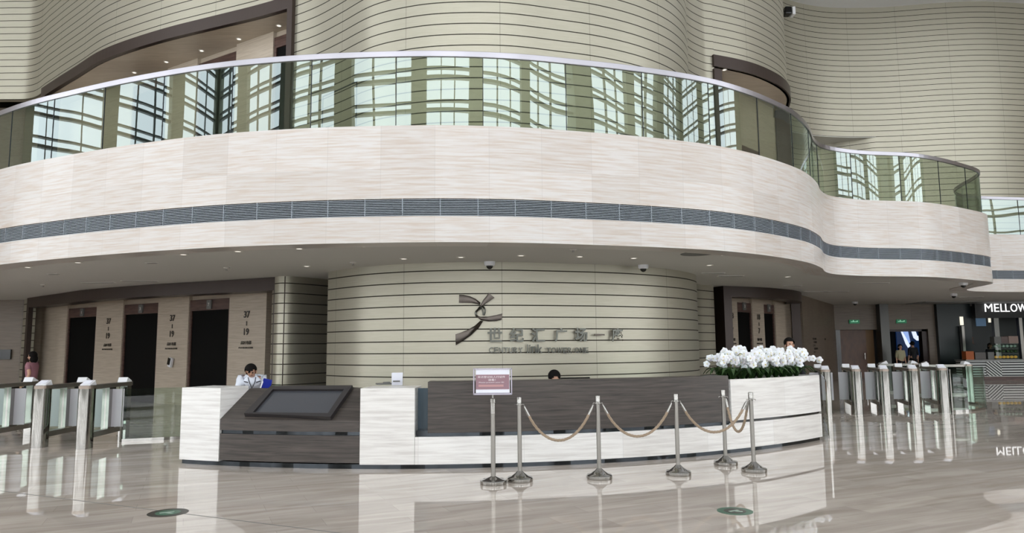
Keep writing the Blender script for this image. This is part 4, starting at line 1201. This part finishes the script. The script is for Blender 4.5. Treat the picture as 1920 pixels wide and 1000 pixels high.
for x, y, mt, lab in [(1816, 636, MT['pink'], 'pink packet on the shelf left inside the coffee bar'), (1822, 636, MT['orange'], 'pale orange packet on the shelf left inside the coffee bar')]:
    shopbox(x - 3, y - 4, x + 2, y + 8, YS + .62, 'coffee_packet', mt, lab, 'packet', .1)
shopbox(1806, 644, 1828, 646, YS + .6, 'wall_shelf', MT['brown_lam'], 'short shelf carrying coffee packets inside the coffee bar', 'shelf', .3)
m = MB(); m.box((ony(1800, 571, 33.2).x + 3, 32.4, ZS - .02), (11, 1.6, .03)); struct(m.build('ceiling_bar', mat('bar_soffit', (150, 150, 150), .5)))

# ================================================================== FLOOR STICKERS
for (x, y), sc, lab in [((315, 962), .19, 'round dark floor sticker with a green mark in front of the desk at left'), ((1378, 959), .17, 'round green floor sticker near the right rope posts')]:
    p = onz(x, y, 0); t = thing('floor_sticker', lab, 'floor sticker', p)
    m = MB(); m.lathe([(sc, .0), (sc, .0022)], n=40); m.build('disc', MT['sticker'] if x < 900 else MT['sticker_green'], t)
    m = MB(); m.lathe([(sc * .62, .0022), (sc * .62, .0034)], n=30); m.build('inner_disc', MT['sticker_green'] if x < 900 else MT['sticker'], t)
    m = MB(); m.box((-.01, 0, .0045), (sc * .7, .03, .002), .5); m.box((.03, -.03, .0045), (sc * .4, .03, .002), -.4); m.build('arrow', MT['sticker_pale'], t)


# ================================================================== PEOPLE
def skin_mesh(name, nodes, edges, m, parent, sub=1, extra=None):
    me = bpy.data.meshes.new(name); me.from_pydata([n[0] for n in nodes], edges, []); o = bpy.data.objects.new(name, me); COL.objects.link(o)
    md = o.modifiers.new('skin', 'SKIN'); md.use_smooth_shade = True; sv = me.skin_vertices[0].data
    for i, n in enumerate(nodes):
        r = n[1]; sv[i].radius = r if isinstance(r, tuple) else (r, r); sv[i].use_root = (i == 0)
    if sub: s2 = o.modifiers.new('sub', 'SUBSURF'); s2.levels = sub; s2.render_levels = sub
    bpy.context.view_layer.update()
    nm = bpy.data.meshes.new_from_object(o.evaluated_get(bpy.context.evaluated_depsgraph_get())); bpy.data.objects.remove(o)
    if extra:
        bm = bmesh.new(); bm.from_mesh(nm); tmp = bpy.data.meshes.new('t'); tmp.from_pydata(extra.v, [], extra.f); bm.from_mesh(tmp); bm.to_mesh(nm); bm.free()
    nm.materials.clear(); nm.materials.append(m)
    for p in nm.polygons: p.use_smooth = True; p.material_index = 0
    q = bpy.data.objects.new(name, nm); COL.objects.link(q); q.parent = parent; return q


def V(*a): return Vector(a)


def person(root, J, top, legs, hair='short', sleeve=.55, look=0.0, nod=0.0, extras=None, shoe=None, skirt=None):
    """J: joint positions in the local frame, facing -Y. top / legs: clothing materials"""
    nodes = []; ed = []
    def add(p, r, par=None):
        nodes.append((tuple(p), r)); i = len(nodes) - 1
        if par is not None: ed.append((par, i))
        return i
    pel = add(J['pelvis'], (.145, .1)); sp = add(J['spine'], (.12, .09), pel); ch = add(J['chest'], (.145, .1), sp)
    nk0 = add(J['neck'], .058, ch); nk1 = add(J['neck'] + (J['head'] - J['neck']) * .4, .05, nk0)
    hd = J['head']; up = (J['head'] - J['neck']).normalized()
    hR = Matrix.Rotation(look, 3, 'Z') @ Matrix.Rotation(nod, 3, 'X')
    fwd = hR @ Vector((0, -1, 0))
    h1 = add(hd - up * .02 + fwd * .012, (.07, .078), nk1); h2 = add(hd + up * .06, (.076, .088), h1); add(hd + up * .115, (.05, .06), h2)
    for s in ('l', 'r'):
        a = add(J['sh_' + s], .052, ch); e = add(J['el_' + s], .04, a); w = add(J['wr_' + s], .026, e)
        dr = (J['wr_' + s] - J['el_' + s]).normalized(); side = dr.cross(Vector((1, 0, 0)) if abs(dr.x) < .8 else Vector((0, 0, 1))).normalized()
        pm = add(J['wr_' + s] + dr * .055, (.034, .018), w)
        for k, (o_, l) in enumerate(((-.028, .062), (-.010, .075), (.008, .07), (.026, .055))):
            b = add(J['wr_' + s] + dr * .09 + side * o_, .0085, pm); c_ = add(J['wr_' + s] + dr * (.09 + l * .55) + side * o_ * 1.1 + Vector((0, -.004, -.004)), .008, b); add(J['wr_' + s] + dr * (.09 + l) + side * o_ * 1.1 + Vector((0, -.012, -.01)), .007, c_)
        tb = add(J['wr_' + s] + dr * .035 - side * .038, .010, pm); add(J['wr_' + s] + dr * .075 - side * .055, .0085, tb)
        h = add(J['hip_' + s], .085, pel); k = add(J['kn_' + s], .055, h); an = add(J['an_' + s], .036, k); add(J['an_' + s] + (hR if False else Matrix.Identity(3)) @ V(0, -.13, -.045), (.036, .028), an)
    ex = MB(); ex.sm = True
    ex.ball(hd + fwd * .092 + up * .0, (.014, .018, .02)); 
    for s in (-1, 1):
        sd = hR @ Vector((s, 0, 0)); ex.ball(hd + sd * .078 + up * .01, (.012, .02, .03))
    skin_mesh('body', nodes, ed, MT['skin'], root, 1, ex)
    # face details
    fm = MB(); fm.sm = True
    for s in (-1, 1):
        sd = hR @ Vector((s, 0, 0)); fm.ball(hd + fwd * .082 + sd * .03 + up * .028, (.011, .008, .006)); fm.ball(hd + fwd * .084 + sd * .032 + up * .045, (.016, .006, .004))
    fm.build('eyes', MT['hair'], root)
    fm = MB(); fm.sm = True; fm.ball(hd + fwd * .085 - up * .04, (.022, .007, .007)); fm.build('mouth', mat('lips', (150, 84, 78), .5) if 'lips' not in MT else MT['lips'], root)
    # hair
    hm = MB(); hm.sm = True
    c = hd + up * .062 - fwd * .022; hm.ball(c, (.098, .103, .1), 16, 12)
    hm2 = MB(); hm2.sm = True
    # cut the face opening: keep points behind a plane
    keep = [i for i, v in enumerate(hm.v) if (Vector(v) - hd).dot(fwd) < .05 or (Vector(v) - hd).dot(up) > .088]
    mp = {i: hm2.vert(hm.v[i]) for i in keep}
    for f in hm.f:
        if all(i in mp for i in f): hm2.face([mp[i] for i in f])
    if hair == 'bob':
        hm2.ball(hd - fwd * .04 - up * .03, (.1, .085, .12), 14, 10)
    if hair == 'bun': hm2.ball(hd - fwd * .12 + up * .05, (.045, .045, .045))
    ho = hm2.build('hair', MT['hair'], root); 
    # clothes
    n2 = []; e2 = []
    def add2(p, r, par=None):
        n2.append((tuple(p), r)); i = len(n2) - 1
        if par is not None: e2.append((par, i))
        return i
    a0 = add2(J['pelvis'] + V(0, 0, -.1), (.165, .125)); a1 = add2(J['spine'], (.138, .108), a0); a2 = add2(J['chest'], (.162, .118), a1); add2(J['neck'] - (J['neck'] - J['chest']) * .16, (.1, .088), a2)
    for s in ('l', 'r'):
        a = add2(J['sh_' + s], .068, a2); add2(J['sh_' + s].lerp(J['el_' + s], min(1, sleeve * 2)), .056, a)
        if sleeve > .5:
            add2(J['el_' + s].lerp(J['wr_' + s], (sleeve - .5) * 2), .042, len(n2) - 1)
    skin_mesh('top', n2, e2, top, root)
    n2.clear(); e2.clear()
    a0 = add2(J['pelvis'] + V(0, 0, .08), (.155, .112))
    for s in ('l', 'r'):
        h = add2(J['hip_' + s], .1, a0); k = add2(J['kn_' + s], .07, h)
        if not skirt: add2(J['an_' + s] + V(0, 0, .03), .052, k)
    skin_mesh('trousers' if not skirt else 'shorts', n2, e2, legs, root)
    sh_ = MB(); sh_.sm = True
    for s in ('l', 'r'): sh_.ball(J['an_' + s] + V(0, -.06, -.055), (.045, .13, .045))
    sh_.build('shoes', shoe or MT['suit'], root)


MT['lips'] = mat('lips', (150, 84, 78), .5)


def base_joints(h=1.65):
    k = h / 1.68
    J = dict(pelvis=V(0, 0, .93), spine=V(0, 0, 1.1), chest=V(0, 0, 1.27), neck=V(0, 0, 1.42), head=V(0, -.015, 1.53),
             sh_l=V(.165, 0, 1.36), el_l=V(.2, .02, 1.1), wr_l=V(.21, -.03, .86), sh_r=V(-.165, 0, 1.36), el_r=V(-.2, .02, 1.1), wr_r=V(-.21, -.03, .86),
             hip_l=V(.09, 0, .86), kn_l=V(.1, -.01, .48), an_l=V(.1, .02, .1), hip_r=V(-.09, 0, .86), kn_r=V(-.1, -.01, .48), an_r=V(-.1, .02, .1))
    return {a: b * k for a, b in J.items()}


# woman walking at left
p = onz(54, 784, 0)
w1 = thing('person', 'woman with a black bob in a dusty pink top walking left behind the left turnstiles', 'person', (p.x, p.y, 0), math.radians(-90))
J = base_joints(1.6)
J['kn_l'] = V(.1, -.17, .52); J['an_l'] = V(.1, -.34, .12); J['kn_r'] = V(-.1, .10, .46); J['an_r'] = V(-.1, .42, .24)
J['el_r'] = V(-.2, -.08, 1.06); J['wr_r'] = V(-.2, -.27, .88); J['el_l'] = V(.2, .08, 1.05); J['wr_l'] = V(.2, -.06, .84)
person(w1, J, MT['top_pink'], MT['navy'], hair='bob', sleeve=.3)
# woman behind the left part of the desk, bending over
p = ony(466, 700, 12.0)
w2 = thing('person', 'woman in a white shirt with lanyard bending over behind the left end of the desk', 'person', (p.x + .01, 12.15, 0), math.radians(18))
J = base_joints(1.6)
J['pelvis'] = V(0, .32, .82); J['spine'] = V(0, .22, .96); J['chest'] = V(0, .1, 1.07); J['neck'] = V(0, -.04, 1.16); J['head'] = V(-.015, -.14, 1.235)
for s, q in (('l', 1), ('r', -1)):
    J['sh_' + s] = V(q * .17, .02, 1.12); J['hip_' + s] = V(q * .09, .32, .76); J['kn_' + s] = V(q * .1, .22, .42); J['an_' + s] = V(q * .1, .3, .09)
J['el_l'] = V(.27, .0, .88); J['wr_l'] = V(.23, -.2, .93); J['el_r'] = V(-.26, -.02, .86); J['wr_r'] = V(-.14, -.2, .80)
person(w2, J, MT['shirt_white'], MT['navy'], hair='short', sleeve=.98, nod=.35)
m = MB()
m.tube([(-.06, -.12, 1.15), (-.05, -.13, 1.1), (-.01, -.15, 1.0), (.0, -.16, .96)], .006, 5); m.tube([(.06, -.12, 1.15), (.05, -.14, 1.08), (.02, -.15, 1.0), (.0, -.16, .96)], .006, 5); m.build('lanyard', MT['navy'], w2)
m = MB(); m.sm = True; m.ball((0, -.035, 1.08), (.135, .095, .1), 18, 12); m.ball((-.05, -.05, 1.15), (.035, .05, .03), 10, 7); m.ball((.05, -.05, 1.15), (.035, .05, .03), 10, 7); m.build('collar', MT['shirt_white'], w2)
m = MB(); m.box((-.09, -.14, 1.075), (.07, .012, .014), mtx=Euler((0, .25, 0)).to_matrix()); m.box((.1, -.13, 1.075), (.07, .012, .014), mtx=Euler((0, -.3, 0)).to_matrix()); m.build('pocket_trim', MT['navy'], w2)
p = ony(500, 722, 11.75)
m = MB(); m.box((0, 0, 0), (.14, .03, .19), mtx=Euler((.2, .25, .1)).to_matrix()); fo = m.build('folder', MT['blue'], None, p, bevel=.004); tag(fo, 'bright blue folder held up by the woman in the white shirt', 'folder')
m = MB(); m.box((-.083, -.01, -.02), (.02, .03, .17), mtx=Euler((.2, .35, .1)).to_matrix()); m.build('paper_edge', MT['paper'], fo)
# seated receptionist
q = dp(13.3, DR - 1.05)
w3 = thing('person', 'seated receptionist, only the black-haired top of the head above the wood front', 'person', (q.x, q.y, -.17), math.radians(14))
J = base_joints(1.6)
for s, g in (('l', 1), ('r', -1)):
    J['hip_' + s] = V(g * .09, .1, .5 + .17); J['kn_' + s] = V(g * .1, -.2, .48 + .17); J['an_' + s] = V(g * .1, -.12, .1 + .17)
dz = .37 - .17
for a in ('pelvis', 'spine', 'chest', 'neck', 'head', 'sh_l', 'el_l', 'sh_r', 'el_r'): J[a] = J[a] - V(0, -.1, .37 - .17)
J['el_l'] = V(.22, .0, .92); J['wr_l'] = V(.12, -.2, .94); J['el_r'] = V(-.22, .0, .92); J['wr_r'] = V(-.12, -.2, .94)
person(w3, J, MT['suit'], MT['suit'], hair='short', sleeve=.98, nod=.5)
ch = thing('office_chair', 'office chair behind the desk under the seated receptionist', 'chair', (q.x, q.y, 0), math.radians(14))
m = MB(); m.box((0, .12, .42), (.48, .46, .07)); m.build('seat', MT['suit'], ch, bevel=.02)
m = MB(); m.box((0, .37, .7), (.42, .05, .5)); m.build('backrest', MT['suit'], ch, bevel=.02)
m = MB(); m.tube([(0, .12, .06), (0, .12, .4)], .03, 10); [m.tube([(0, .12, .09), (.27 * math.cos(a * 1.257), .12 + .27 * math.sin(a * 1.257), .04)], .018, 6) for a in range(5)]; m.build('base', MT['steel_soft'], ch)
# guard behind the orchids
p = ony(1480, 640, 13.6)
w4 = thing('person', 'short-haired man in a black suit standing behind the orchids', 'person', (p.x, 13.6, 0), math.radians(-15))
J = base_joints(1.74); person(w4, J, MT['suit'], MT['suit'], hair='short', sleeve=.98, look=.3)
# far people
for x, Y, h, top, lab, rz in [(1688, 32.4, 1.58, mat('beige_top', (176, 170, 140), .8), 'distant person in a pale beige top at the far doorway', 0), (1712, 33.0, 1.72, MT['suit'], 'distant dark-clothed person in front of the lit video screen', 180), (1857, 32.6, 1.6, MT['suit'], 'barista in black behind the coffee bar counter', 0)]:
    p = ony(x, 660, Y); w = thing('person', lab, 'person', (p.x, Y, 0), math.radians(rz)); person(w, base_joints(h), top, MT['suit'], hair='bob' if h < 1.7 else 'short', sleeve=.6)
